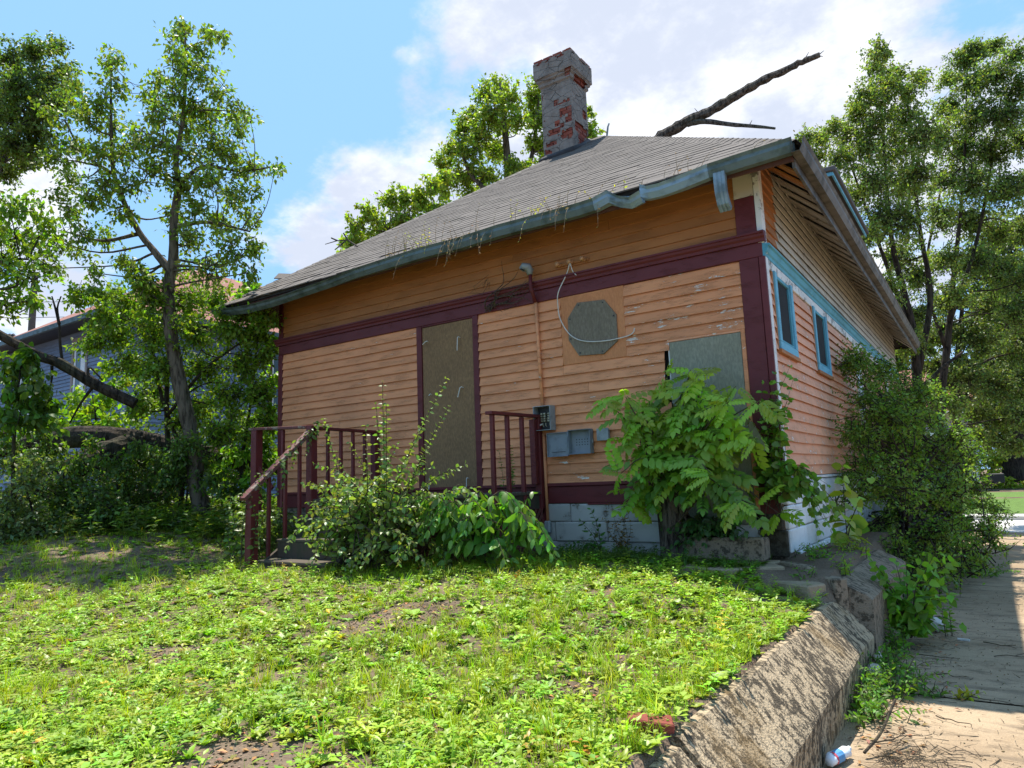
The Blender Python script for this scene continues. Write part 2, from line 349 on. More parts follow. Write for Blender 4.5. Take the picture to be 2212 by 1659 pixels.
simple('street_concrete', (.50, .47, .44), .95, 1.2, .25, 40, .2); simple('kerb_concrete', (.5, .47, .42), .95, 3, .3, 40)
def soil_mat():
    t = NT('soil'); a = t.noise(1.4, 5, .6); f = t.noise(40, 5, .7); g = t.vor(70)
    c = t.mix(t.ramp(a, .35, .7), (.20, .145, .10), (.12, .085, .06)); c = t.gain(c, t.math('ADD', .5, f)); c = t.mix(t.ramp(g, .16, .08), c, (.35, .29, .22))
    return t.done(t.bsdf(c, .97, t.bump(t.math('ADD', f, g), .7, .015), spec=.1))
soil_mat(); simple('far_turf', (.10, .17, .03), .9, 3, .5, 50, .8, .05)
def leafmat(name, trans=.42, rough=.42, spec=.5, tcol=(1.5, 1.6, .45)):
    t = NT(name); at = t.n.new('ShaderNodeAttribute'); at.attribute_name = 'tint'; c = at.outputs['Color']
    p = t.bsdf(c, rough, None, 0, spec); tr = t.n.new('ShaderNodeBsdfTranslucent')
    mc = t.mix(1.0, c, (*tcol, 1), 'MULTIPLY'); t.l.new(mc, tr.inputs[0]); ms = t.n.new('ShaderNodeMixShader'); ms.inputs[0].default_value = trans
    t.l.new(p, ms.inputs[1]); t.l.new(tr.outputs[0], ms.inputs[2]); return t.done(ms.outputs[0])
leafmat('leaf', .45, .48, .4); leafmat('leaf_gloss', .38, .42, .5); leafmat('grass', .34, .5, .35); leafmat('leaf_lawn', .26, .45, .45); leafmat('straw', .2, .8, .2, (1, 1, 1))
def brickmat():
    t = NT('red_brick'); r = t.rand(); n = t.noise(30, 5, .65); b = t.noise(8, 4)
    c = t.gain(t.mix(r, (.33, .085, .05), (.22, .06, .045)), t.math('ADD', .6, t.math('MULTIPLY', n, .7))); c = t.mix(t.math('MULTIPLY', t.ramp(b, .55, .7), .6), c, (.28, .22, .18))
    return t.done(t.bsdf(c, .9, t.bump(n, .5, .006), spec=.2))
brickmat()
def parge():
    t = NT('parge_coat'); a = t.noise(4, 5, .65); f = t.noise(40, 5, .7); v = t.vor(3.2, t.map((1, 1, 2.0)), 'DISTANCE_TO_EDGE')
    c = t.mix(t.ramp(a, .35, .7), (.31, .255, .215), (.20, .162, .138)); c = t.gain(c, t.math('ADD', .7, t.math('MULTIPLY', f, .55)))
    ck = t.ramp(t.math('ADD', v, t.math('MULTIPLY', f, .05)), .05, .03); c = t.mix(t.math('MULTIPLY', ck, .75), c, (.07, .06, .05))
    return t.done(t.bsdf(c, .95, t.bump(t.math('SUBTRACT', t.math('ADD', f, a), ck), .7, .015), spec=.15))
parge(); simple('tar_flashing', (.045, .04, .042), .7, 10, .5, 50, .6, .02)
simple('old_wood', (.075, .055, .04), .9, 4, .6, 40, .6, .008, (1, 1, .2), second=(.05, .05, .03), thr=(.5, .62)); simple('tread_wood', (.10, .078, .056), .9, 5, .6, 45, .6, .008, (.25, 1, 1), second=(.045, .05, .03), thr=(.48, .6)); simple('fence_wood', (.10, .085, .075), .9, 5, .5, 40, .5, .008, (1, 1, .2)); simple('raw_wood', (.33, .24, .15), .85, 6, .4, 40)
simple('void_black', (.012, .011, .01), .95); simple('screen_mesh', (.035, .037, .038), .85, 6, .5, 120, .1, .004, spec=.1); simple('rust_brown', (.11, .075, .06), .85, 4, .4, 30)
simple('cable_white', (.62, .60, .55), .6); simple('porcelain', (.5, .25, .12), .4); simple('bottle_plastic', (.75, .78, .82), .3); simple('label_blue', (.10, .28, .5), .5); simple('label_red', (.5, .08, .1), .5); simple('pale_stone', (.62, .59, .55), .9, 12, .35)
simple('red_litter', (.7, .1, .06), .5); simple('black_paint', (.02, .02, .022), .5); simple('glass_dark', (.03, .045, .05), .12, 3, .4, 20, .02, .002, spec=.6); simple('curtain_white', (.75, .78, .78), .6)
# ------------------------------------------------------------------ ground
def ss(x, a, b):
    t = np.clip((x - a) / (b - a), 0, 1); return t * t * (3 - 2 * t)
def drive_z(y): return -.70 - .47 * ss(y, 0, 18) + .0 * y
def ground_z(x, y):
    x = np.asarray(x, float); y = np.asarray(y, float)
    lawn = -.24 * ss(-y, 1.2, 5.0) + .34 * ss(-x, 5.5, 9.5) + .1 * ss(-x, 9, 16) + .018 * np.sin(x * 2.3 + 1) * np.sin(y * 2.9) + .012 * np.sin(x * 5.1) * np.sin(y * 4.3 + 2)
    lawn = lawn + (-.185 - lawn) * ss(x, -.7, .45) * ss(-y, .75, 1.1)
    lawn = lawn + (-1.05 - lawn) * ss(y, 12.5, 18)
    side = drive_z(y) - .05
    far = -1.1 + .62 * ss(y, 24.2, 31)
    edge = ss(x, .52, .72)
    # planting strip beside the house stays high up to the retaining wall
    edge = np.where((y > -1.0) & (y < 12.5), ss(x, .50, .78), edge)
    z = lawn * (1 - edge) + side * edge
    return np.where(y > 18, -1.22 * (1 - ss(y, 23.2, 24.4)) + far * ss(y, 23.2, 24.4), z)
def sheet(name, xs, ys, zf, mat, label=None, kind='structure'):
    X, Y = np.meshgrid(np.array(xs, float), np.array(ys, float), indexing='ij'); Z = zf(X, Y); n, m = X.shape
    v = np.stack([X, Y, Z], -1).reshape(-1, 3); f = [(i * m + j, (i + 1) * m + j, (i + 1) * m + j + 1, i * m + j + 1) for i in range(n - 1) for j in range(m - 1)]
    me = bpy.data.meshes.new(name); me.from_pydata(v.tolist(), [], f); o = bpy.data.objects.new(name, me); COL.objects.link(o)
    for p in me.polygons: p.use_smooth = True
    return finish(o, mat, None, label, None, None, kind)
gx = np.concatenate([[-160, -110, -70, -45, -30, -22], np.arange(-18, 2.0, .14), [2.5, 3.5, 6, 10, 18, 30, 60, 110, 160]])
gy = np.concatenate([[-60, -30, -16, -10], np.arange(-8, 5, .16), np.arange(5, 26, .7), [27, 29, 31, 36, 45, 60, 90, 140, 200]])
sheet('ground', gx, gy, ground_z, 'soil', 'bare brown soil under the weedy yard')
for dy0, dy1, dl in ((-12, -1.425, 'worn concrete driveway slab nearest the camera'), (-1.395, 4.2, 'worn concrete driveway slab beside the privet'), (4.23, 18.05, 'worn concrete driveway slab leading to the street')):
    sheet('driveway', np.concatenate([np.arange(.55, 6.1, .25)]), np.linspace(dy0, dy1, 30), lambda X, Y: drive_z(Y) + .012 * np.sin(X * 3 + Y) * np.sin(Y * 1.7) * .5, 'driveway_concrete', dl)
sheet('street', [-60, -30, -10, 0, 5, 10, 30, 60], [18.0, 20, 22, 23.2], lambda X, Y: -1.165 + .035 * np.sin((Y - 18) / 5.2 * math.pi) + 0 * X, 'street_concrete', 'pale sunlit street beyond the driveway')
MB().box(-60, 60, 23.2, 23.4, -1.4, -1.02).build('kerb', 'kerb_concrete', kind='structure', bevel=.02)
sheet('sidewalk', [-60, 0, 60], [23.4, 24.3], lambda X, Y: -1.018 + .01 * (Y - 23.4), 'kerb_concrete', 'strip of pale pavement along the far kerb')
sheet('far_lawn', np.linspace(-60, 60, 30), [24.3, 25, 26, 28, 30, 31.5], lambda X, Y: np.maximum(ground_z(X, Y) + .012, -1.0), 'far_turf', 'bright mown grass across the street')
# ------------------------------------------------------------------ the house
HOUSE = thing('house', 'derelict house with peeling orange clapboard, maroon trim and grey hip roof', 'house', (-3.75, 6.2, 0))
ZE, PITCH = 3.82, math.atan2(7.49 - 3.82, 4.78 + .48); SIDEP = math.atan2(7.49 - 3.82, 4.48)
XL, XR, YB = -7.53, 0.0, 12.4
EXPO = .1138
core = MB(); core.box(XL + .03, XR - .03, .03, YB - .03, .0, 4.05); WALL = core.build('wall', 'void_black', HOUSE)
sidecore = MB(); sidecore.box(-.028, -.012, .03, YB, .3, 4.1); SWALL = sidecore.build('wall', 'void_black', HOUSE, 'right side wall with skylight-tinted salmon clapboard and bare cream upper boards')
def clap(parent, axis, a0, a1, z0, mat, ex=EXPO, flat=0):
    "one tapered clapboard with small warps; axis x: back wall facing -y, axis y: side wall facing +x"
    m = MB(); k = max(2, int(abs(a1 - a0) / .8) + 1); ts = np.linspace(a0, a1, k)
    dz = [random.gauss(0, .0022) for _ in ts]; dy = [abs(random.gauss(0, .0022)) for _ in ts]; b = 0
    for i, a in enumerate(ts):
        zz = z0 + dz[i]; o = .026 + dy[i]
        prof = [(.0, zz - .008), (o, zz - .008), (.006, zz + ex + .004), (.0, zz + ex + .004)]
        if mat != 'orange_eave_shade': prof = [(o + .001, zz - .011), (o + .008, zz - .011), (.009, zz + ex + .006), (.001, zz + ex + .006)]
        for d, z in prof: m.v.append((a, -d, z) if axis == 'x' else (d, a, z))
    for i in range(k - 1):
        for j in range(4): m.f.append((i * 4 + j, i * 4 + (j + 1) % 4, i * 4 + 4 + (j + 1) % 4, i * 4 + 4 + j))
    m.f += [(0, 1, 2, 3), tuple(4 * (k - 1) + j for j in (3, 2, 1, 0))]
    return m.build('siding_board', mat, parent)
def spans(a0, a1, cuts):
    s = [(a0, a1)]
    for c0, c1 in cuts:
        n = []
        for p, q in s:
            if c1 <= p or c0 >= q: n.append((p, q)); continue
            if c0 > p: n.append((p, c0))
            if c1 < q: n.append((c1, q))
        s = n
    return [(p, q) for p, q in s if q - p > .03]
def split(p, q, lo=1.5, prob=.5):
    if q - p > 2 * lo and random.random() < prob:
        c = random.uniform(p + lo * .6, q - lo * .6); return [(p, c - .0015), (c + .0015, q)]
    return [(p, q)]
# back wall, lower field
zc = .785
while zc < 2.93:
    mid = zc + EXPO / 2; cuts = [(-4.60, -3.555)]
    if mid > 2.14: cuts.append((-2.335, -1.52))
    if mid < 2.24: cuts.append((-1.03, 0))
    if 1.62 < mid < 2.2: cuts.append((-1.105 + random.uniform(-.012, .02), -1.0))
    ex = min(EXPO, 2.955 - zc)
    for p, q in spans(XL + .09, XR - .22, cuts):
        for a, b in split(p, q, 1.1, .45): clap(WALL, 'x', a, b, zc, 'orange_paint', ex)
    zc += EXPO
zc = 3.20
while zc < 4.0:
    for a, b in split(XL + .09, XR - .225, 2.0, .9): clap(WALL, 'x', a, b, zc, 'orange_eave_shade', .112)
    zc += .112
# side wall
zc = .785
WINS = [(.24, 1.02), (2.16, 3.02)]
while zc < 2.80:
    mid = zc + EXPO / 2; cuts = [(5.42, 6.05), (9.4, 10.0)]
    if mid > 2.09: cuts += [(a - .05, b + .03) for a, b in WINS]
    for p, q in spans(.075, YB, cuts):
        for a, b in split(p, q, 1.2, .5): clap(SWALL, 'y', a, b, zc, 'orange_skylit', min(EXPO, 2.85 - zc))
    zc += EXPO
zc = 3.085
while zc < 4.15:
    e = .62 + random.uniform(-.06, .06)
    clap(SWALL, 'y', .09, e, zc, 'orange_eave_shade', .105)
    for a, b in split(e + .002, YB, 2.5, .9): clap(SWALL, 'y', a, b, zc, 'cream_paint', .105)
    zc += .105
def part(name, mat, boxes, parent=HOUSE, bevel=.004, label=None, j=0):
    m = MB()
    for b in boxes: m.box(*b, j=j)
    return m.build(name, mat, parent, label, bevel=bevel)
# trim on the back wall
part('frieze_board', 'maroon_paint', [(XL - .005, .012, -.034, .0, 2.955, 3.10)])
m = MB(); m.prism([(-.034, 3.10), (-.058, 3.10), (-.062, 3.13), (-.08, 3.15), (-.086, 3.175), (-.10, 3.18), (-.10, 3.20), (0, 3.215), (0, 3.10)], XL - .05, .05, 'x'); m.build('cornice', 'maroon_paint', HOUSE)
part('corner_board', 'maroon_paint', [(-.225, -.035, -.036, .0, .42, 2.952)]); part('corner_board', 'maroon_paint', [(-.03, .03, -.045, .0, .72, 2.952)])
part('corner_board', 'maroon_paint', [(-.225, -.028, -.036, 0, 3.216, 3.60)])
part('corner_board', 'cream_paint', [(-.225, -.028, -.034, 0, 3.603, 4.02)], label='bare cream top of the corner board')
part('corner_board', 'white_trim', [(.006, .036, -.012, .075, .74, 2.95)], label='white side of the corner board'); part('corner_board', 'white_paint', [(-.024, .036, -.034, .085, 3.09, 4.05)], label='flaking white side of the corner board')
part('corner_board', 'maroon_paint', [(XL - .012, XL + .085, -.036, .0, .42, 2.952)]); part('corner_board', 'maroon_paint', [(XL - .005, XL + .085, -.034, .0, 3.216, 4.0)])
part('skirt_board', 'maroon_paint', [(XL, -1.03, -.032, .0, .555, .745)]); part('drip_cap', 'maroon_paint', [(XL, -1.03, -.055, .0, .748, .785)])
part('skirt_splinter', 'maroon_paint', [(-2.1, -1.35, -.05, -.02, .535, .553)])
# trim on the side
m = MB(); m.prism([(.0, 2.955), (.03, 2.955), (.034, 2.985), (.05, 3.0), (.066, 3.045), (.085, 3.055), (.085, 3.075), (.0, 3.085)], -.03, YB + .1, 'y'); m.build('cornice', 'teal_paint', HOUSE, 'teal cornice moulding of the side wall')
part('frieze_board', 'white_paint', [(.0, .028, .078, YB, 2.85, 2.952)], label='flaking white frieze of the side wall')
part('vertical_board', 'white_paint', [(.0, .03, 5.42, 6.05, .74, 2.848)]); part('vertical_board', 'white_paint', [(.0, .03, 9.4, 10.0, .74, 2.848)])
part('water_table', 'white_trim', [(-.01, .05, -.02, YB, .735, .765)])
# small side windows
for k, (a, b) in enumerate(WINS):
    W = MB()
    for y0, y1, z0, z1 in ((a, a + .085, 2.13, 2.86), (b - .085, b, 2.13, 2.86), (a, b, 2.045, 2.128)): W.box(.0, .05, y0, y1, z0, z1)
    win = W.build('window', 'sky_blue_paint', HOUSE, ['blue framed narrow window nearest the corner', 'blue framed narrow window farther along the side'][k], bevel=.004)
    part('sash', 'teal_paint', [(.004, .032, a + .087, a + .125, 2.13, 2.848), (.004, .032, b - .125, b - .087, 2.13, 2.848), (.004, .032, a + .127, b - .127, 2.13, 2.165), (.004, .032, a + .127, b - .127, 2.81, 2.848)], win, .003)
    part('pane', 'screen_mesh', [(-.004, .012, a + .12, b - .12, 2.16, 2.815)], win, 0)
    part('sill', 'orange_eave_shade', [(.0, .062, a - .045, b + .02, 2.0, 2.043)], win); part('casing_edge', 'orange_eave_shade', [(.0, .03, a - .045, a - .002, 2.045, 2.848)], win)
# boarded back door
door = part('door', 'osb_brown', [(-4.51, -3.645, -.016, .0, .6, 2.93)], label='brown chipboard panel screwed over the doorway')
part('casing', 'maroon_paint', [(-4.60, -4.512, -.036, .0, .6, 2.952)], door); part('casing', 'maroon_paint', [(-3.643, -3.555, -.036, .0, .6, 2.952)], door); part('head_trim', 'maroon_paint', [(-4.512, -3.643, -.03, .0, 2.932, 2.952)], door)
for x, z, dx, dz in ((-4.40, 2.72, -.07, -.03), (-3.86, 2.70, -.02, -.17), (-4.36, 2.0, -.02, -.01), (-3.83, 2.04, -.06, -.12), (-4.39, .90, -.02, -.14), (-3.78, .88, -.012, -.15)):
    m = MB(); m.tube([(x, -.016, z), (x, -.05, z + .01), (x + dx * .3, -.06, z), (x + dx, -.058, z + dz)], .006, 6); m.build('wire_hook', 'cable_white', door)
# patch with the octagonal board
patch = part('siding_patch', 'osb_orange', [(-2.335, -1.52, -.024, .0, 2.14, 2.953)], label='orange painted chipboard patch'); 
m = MB(); oc = [(-2.10, 2.85), (-1.755, 2.825), (-1.615, 2.63), (-1.615, 2.33), (-1.795, 2.205), (-2.11, 2.225), (-2.235, 2.425), (-2.235, 2.685)]; m.prism(oc, -.042, -.0245, 'y'); OCT = m.build('octagon_board', 'osb_grey', patch, 'grey octagonal board screwed over a vent', bevel=.002)
m = MB()
for x, z in oc:
    cx = x + (-1.925 - x) * .1; cz = z + (2.52 - z) * .1; m.box(cx - .008, cx + .008, -.046, -.0425, cz - .008, cz + .008)
m.build('screw', 'dark_metal', patch)
# boarded opening by the corner
opn = part('door', 'osb_green', [(-1.03, -.275, -.022, .0, .32, 2.225)], label='grey green panel covering the opening by the corner')
part('casing', 'orange_paint', [(-.272, -.228, -.03, .0, .45, 2.3)], opn, label='splintered orange casing'); part('white_edge', 'white_paint', [(-1.045, -1.032, -.024, .0, 1.2, 2.226)], opn); part('head_trim', 'orange_skylit', [(-1.05, -.23, -.026, .0, 2.228, 2.262)], opn)
# drooping loose clapboards near the opening
for x0, x1, z, d in ((-1.92, -1.08, 1.585, -.02), (-1.55, -1.06, 1.44, -.035)):
    m = MB(); m.v = [(x0, -.022, z), (x1, -.022, z + d * .2), (x1, -.03, z + .1), (x0, -.03, z + .11), (x0, -.034, z), (x1, -.036, z + d * .2), (x1, -.036, z + .1), (x0, -.036, z + .11)]; m.f = [(0, 1, 2, 3), (7, 6, 5, 4), (0, 4, 5, 1), (1, 5, 6, 2), (2, 6, 7, 3), (3, 7, 4, 0)]; m.build('siding_board', 'orange_paint', WALL)
# foundation of rock-faced blocks
FND = part('foundation', 'concrete_dark', [(XL + .03, -1.06, .0, .3, -.3, .555), (-.24, -.02, .02, .4, -.3, .74), (-.3, -.02, .4, YB, -.3, .735)], bevel=0)
def block(x0, x1, y0, y1, z0, z1, mat, j=.006): return MB().box(x0, x1, y0, y1, z0, z1, j).build('foundation_block', mat, FND, bevel=.012)
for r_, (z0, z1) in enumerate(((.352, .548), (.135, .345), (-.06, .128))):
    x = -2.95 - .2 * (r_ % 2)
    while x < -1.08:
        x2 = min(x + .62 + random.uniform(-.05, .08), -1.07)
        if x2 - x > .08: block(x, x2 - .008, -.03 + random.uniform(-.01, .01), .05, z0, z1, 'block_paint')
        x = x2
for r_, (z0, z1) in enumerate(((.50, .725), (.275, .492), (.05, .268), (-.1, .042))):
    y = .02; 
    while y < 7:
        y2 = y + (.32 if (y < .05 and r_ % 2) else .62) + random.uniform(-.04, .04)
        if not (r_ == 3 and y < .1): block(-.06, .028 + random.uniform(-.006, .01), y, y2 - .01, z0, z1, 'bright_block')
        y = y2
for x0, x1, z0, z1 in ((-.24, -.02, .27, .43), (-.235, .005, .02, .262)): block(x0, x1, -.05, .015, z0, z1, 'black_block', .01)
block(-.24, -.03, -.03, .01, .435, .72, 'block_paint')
part('cellar_wall', 'white_paint', [(-1.05, -.24, .0, .06, -.1, .318)], bevel=0)
# ------------------------------------------------------------------ roof
PK = np.array([-4.0, 4.78, 7.49]); RB = np.array([-4.0, 8.2, 7.49])
ex0, ex1, ey0, ey1 = -8.46, .48, -.48, YB + .48
m = MB(); a, b, c, d = (ex0, ey0, ZE), (ex1, ey0, ZE), (ex1, ey1, ZE), (ex0, ey1, ZE); lo = [(p[0], p[1], p[2] - .05) for p in (a, b, c, d)]
m.quad(a, b, PK); m.quad(b, c, RB, PK); m.quad(c, d, RB); m.quad(d, a, PK, RB)
for i in range(4):
    q = (a, b, c, d); m.quad(q[i], lo[i], lo[(i + 1) % 4], q[(i + 1) % 4])
ROOF = m.build('roof', 'roof_felt', HOUSE)
TAB = MB(); TAB.box(-.1515, .1515, -.012, .19, 0, .015); TW, THH = .305, .15
def tabmesh():
    me = bpy.data.meshes.new('shingle'); me.from_pydata(TAB.v, [], TAB.f); me.materials.append(MATS['asphalt_shingle']); return me
tm = [tabmesh()]
hoff = np.array(wloc(ROOF)); sl = np.array([0, math.cos(PITCH), math.sin(PITCH)]); nn = np.array([0, -math.sin(PITCH), math.cos(PITCH)])
L = math.hypot(4.78 + .48, 7.49 - ZE); rest = MB(); cnt = 0; rows = int(L / THH)
for r_ in range(rows):
    s = r_ * THH; t = min(1, (s + .15) / L); xa = ex0 + (PK[0] - ex0) * t + .02; xb = ex1 + (PK[0] - ex1) * t - .02
    x = xa - random.uniform(0, .3) - (r_ % 2) * .15
    while x < xb:
        x0 = max(x, xa); x1 = min(x + TW - .006, xb); cx = (x0 + x1) / 2
        if x1 - x0 > .05:
            lift = .009 + random.uniform(0, .004); p = np.array([cx, ey0, ZE]) + sl * (s - .03) + nn * lift; til = R(-2.2) + random.gauss(0, .004)
            if r_ == 0: til += random.uniform(0, .05); p = p + sl * random.uniform(-.03, .01)
            if x0 < -4.6 and r_ < 2: p = p + np.array([0, 0, -.015 * random.random()])
            if cnt < 299 and x1 - x0 > .25:
                o = bpy.data.objects.new('shingle', tm[0]); COL.objects.link(o); o.parent = ROOF; o.location = p - hoff; o.rotation_euler = (PITCH + til, random.gauss(0, .004), random.gauss(0, .006)); cnt += 1
            else:
                hw = (x1 - x0) / 2; rt = np.array(Matrix.Rotation(PITCH + til, 3, 'X')); n0 = len(rest.v)
                for vv in TAB.v: rest.v.append(tuple(p + rt @ np.array([vv[0] / .1515 * hw, vv[1] + random.uniform(-.003, .003), vv[2]])))
                rest.f += [tuple(n0 + i for i in q) for q in TAB.f]
        x += TW
rest.build('shingle_field', 'asphalt_shingle', ROOF, kind='stuff')
def side_rows(x_e, sgn):
    q = MB(); Ls = math.hypot(4.48, 7.49 - ZE); k = int(Ls / THH)
    for r_ in range(k):
        t0 = r_ / k; y0 = ey0 + (PK[1] - ey0) * t0; y1 = ey1 + (RB[1] - ey1) * t0; y = y0 - random.random() * .3
        c0, s0 = math.cos(SIDEP), math.sin(SIDEP); xe = x_e + (-4 - x_e) * t0; z = ZE + (7.49 - ZE) * t0
        while y < y1:
            a0 = max(y, y0 + .02); a1 = min(y + .9, y1 - .02)
            if a1 - a0 > .18:
                pts = []
                for dd, hh in ((-.03, .008), (.16, .008), (.16, .016), (-.03, .018)): pts.append((xe - sgn * (dd * c0 - hh * s0), z + dd * s0 + hh * c0))
                n0 = len(q.v)
                hk = .17 * c0 * 5.26 / 4.48; first = a0 < y0 + .03; last = a1 > y1 - .03
                for e_, yy in enumerate((a0, a1 - .006)):
                    for pi, (px, pz) in enumerate(pts): q.v.append((px, yy + (hk if pi in (1, 2) and first and e_ == 0 else -hk if pi in (1, 2) and last and e_ == 1 else 0), pz))
                q.f += [tuple(n0 + i for i in f) for f in ((0, 1, 2, 3), (7, 6, 5, 4), (0, 4, 5, 1), (1, 5, 6, 2), (2, 6, 7, 3), (3, 7, 4, 0))]
            y += .9
    q.build('shingle_field', 'asphalt_shingle', ROOF, kind='stuff')
side_rows(ex1, 1); side_rows(ex0, -1)
# hip caps
for cx in (ex0, ex1):
    A = np.array([cx, ey0, ZE]); h = PK - A; Lh = np.linalg.norm(h); h /= Lh; nf = nn; ns = np.array([math.sin(SIDEP) * (1 if cx > 0 else -1), 0, math.cos(SIDEP)])
    upv = nf + ns; upv /= np.linalg.norm(upv); wf = np.cross(nf, h); wf *= np.sign(np.dot(wf, np.array([-cx, 0, 0]) + np.array([-4.0, 0, 0]) * (1 if cx > 0 else -1) * 0 + np.array([-1 if cx > 0 else 1, 0, 0]))); wsd = np.cross(ns, h); wsd *= np.sign(wsd[1])
    k = int(Lh / .14)
    for i in range(k):
        if cx < 0 and i in (1, 2): continue
        s0 = i * .14; P0 = A + h * (s0 - .03); P1 = A + h * (s0 + .27); l0 = .030 + random.uniform(0, .004); l1 = .018; q = MB()
        for P_, l in ((P0, l0), (P1, l1)):
            for e in (0, -.006): q.v += [tuple(P_ + wf * .14 + nf * (l * .55 + e)), tuple(P_ + upv * (l + .004 + e)), tuple(P_ + wsd * .14 + ns * (l * .55 + e))]
        q.f = [(0, 1, 7, 6), (1, 2, 8, 7), (3, 9, 10, 4), (4, 10, 11, 5), (0, 3, 4, 1), (1, 4, 5, 2), (6, 7, 10, 9), (7, 8, 11, 10), (0, 6, 9, 3), (2, 5, 11, 8)]
        q.build('hip_shingle', 'asphalt_shingle', ROOF)
# torn shingle flaps at the left end
for x, y, z, rz, rx in ((-7.55, -.47, 3.86, .5, .5), (-7.3, -.5, 3.80, -.3, .15), (-7.80, .24, 4.335, .5, .70), (-7.66, .36, 4.41, -.2, .62)):
    o = bpy.data.objects.new('shingle', tm[0]); COL.objects.link(o); o.parent = ROOF; o.location = np.array([x, y, z]) - hoff; o.rotation_euler = (rx, .1, rz)
# fascia, soffits
part('fascia', 'fascia_wood', [(ex0 + .02, ex1 - .02, ey0 + .02, ey0 + .045, 3.66, 3.765)], bevel=0); part('fascia', 'gutter_brown', [(ex1 - .04, ex1 - .015, ey0 + .046, ey1, 3.60, 3.765)], bevel=0); part('fascia', 'fascia_wood', [(ex0 + .015, ex0 + .04, ey0 + .046, ey1, 3.66, 3.765)], bevel=0)
def soffit(x_in, x_out, y0, y1, zin, zout, mat, gap=.004):
    m = MB(); m.v = [(x_in, y0, zin), (x_out, y0, zout), (x_out, y1 - gap, zout), (x_in, y1 - gap, zin), (x_in, y0, zin - .02), (x_out, y0, zout - .02), (x_out, y1 - gap, zout - .02), (x_in, y1 - gap, zin - .02)]
    dz = random.uniform(-.012, .012); m.v = [(p[0], p[1], p[2] + dz) for p in m.v]
    m.f = [(0, 1, 2, 3), (7, 6, 5, 4), (0, 4, 5, 1), (1, 5, 6, 2), (2, 6, 7, 3), (3, 7, 4, 0)]; return m.build('soffit_board', mat, ROOF)
y = ey0 + .06
while y < 12.3:
    wd = .20; kk_ = int(round((y - ey0) / .2)) % 2; xi = max(-.02, ex1 - .045 - max(0, y + .40) * .8); soffit(xi, ex1 - .045, y, y + wd, 3.70 + (ex1 - .045 - xi) * .9 - .035 * kk_, 3.70 - .035 * kk_, 'orange_eave_shade' if y < .35 else 'soffit_paint', random.choice((.018, .022, .028))); y += wd
for k in range(6):
    soffit(XL - .01, ex0 + .045, ey0 + .06 + k * .3, ey0 + .36 + k * .3, 3.95 if k else 3.74, 3.70, 'fascia_wood')
m = MB(); m.v = [(ex0 + .3, ey0 + .05, 3.70), (ex1 - .3, ey0 + .05, 3.70), (ex1 - .5, -.04, 3.98), (XL, -.04, 3.98)]; m.v += [(p[0], p[1], p[2] - .015) for p in m.v]; m.f = [(0, 1, 2, 3), (7, 6, 5, 4), (0, 4, 5, 1), (1, 5, 6, 2), (2, 6, 7, 3), (3, 7, 4, 0)]; m.build('soffit_panel', 'fascia_wood', ROOF)
# gutters
def gutter(path, outv, mat, label, prof=((0, .125), (0, 0), (.075, 0), (.085, .02), (.105, .06), (.105, .095), (.125, .125))):
    q = MB(); k = len(prof)
    for (x, y, z, tl) in path:
        for o_, u in prof:
            oo = o_ * math.cos(tl) - u * math.sin(tl) * -1 * .0 + u * math.sin(tl); uu = u * math.cos(tl) - o_ * math.sin(tl)
            q.v.append((x + outv[0] * oo, y + outv[1] * oo, z + uu))
        for o_, u in reversed(prof[:]):
            oo = (o_ * .93 + .004) * math.cos(tl) + (u + .004) * math.sin(tl); uu = (u * .97 + .004) * math.cos(tl) - o_ * math.sin(tl)
            q.v.append((x + outv[0] * oo, y + outv[1] * oo, z + uu))
    n = 2 * k
    for i in range(len(path) - 1):
        for j in range(n): q.f.append((i * n + j, i * n + (j + 1) % n, (i + 1) * n + (j + 1) % n, (i + 1) * n + j))
    q.f += [tuple(range(n)), tuple(reversed(range(n * (len(path) - 1), n * len(path))))]
    return q.build('gutter', mat, HOUSE, label)
gp = [(-8.5, .0, .25), (-8.1, -.06, .3), (-7.6, -.10, .35), (-7.0, -.10, .42), (-6.4, -.07, .5), (-5.8, -.05, .42), (-5.2, -.02, .25), (-4.6, -.02, .1), (-4.0, -.015, 0), (-3.4, -.03, 0), (-2.8, -.015, -.05), (-2.2, -.025, 0), (-1.75, -.03, 0), (-1.55, -.02, .05)]
gutter([(x, ey0 - .005, 3.69 + dz, tl) for x, dz, tl in gp], (0, -1), 'gutter_green', 'sagging green gutter over the back wall')
gq = [(-1.548, -.02, .05), (-1.38, .012, -.1), (-1.25, -.05, .25), (-1.12, -.085, .4), (-1.0, -.06, .3)]
gutter([(x, ey0 - .005, 3.69 + dz, tl) for x, dz, tl in gq], (0, -1), 'gutter_blue', 'crumpled bluish length of gutter')
gq = [(-1.02, -.03, -.25), (-.93, -.055, .1), (-.8, -.06, .12), (-.6, -.05, .05), (-.3, -.015, 0)]
gutter([(x, ey0 - .008, 3.69 + dz, tl) for x, dz, tl in gq], (0, -1), 'gutter_blue', 'bent bluish length of gutter beside the tear')
gutter([(x, ey0 - .005, 3.69 + dz, 0) for x, dz in ((-.298, -.015), (.1, .0), (.485, .012))], (0, -1), 'gutter_green', 'green gutter end at the corner')
gutter([(ex1 - .01, y_, 3.69 + .01 * math.sin(y_ * 1.3), .02 * math.sin(y_)) for y_ in [-.6] + list(np.linspace(.2, 12.5, 16))], (1, 0), 'gutter_brown', 'mildewed brown gutter along the side')
m = MB()   # downspout elbow
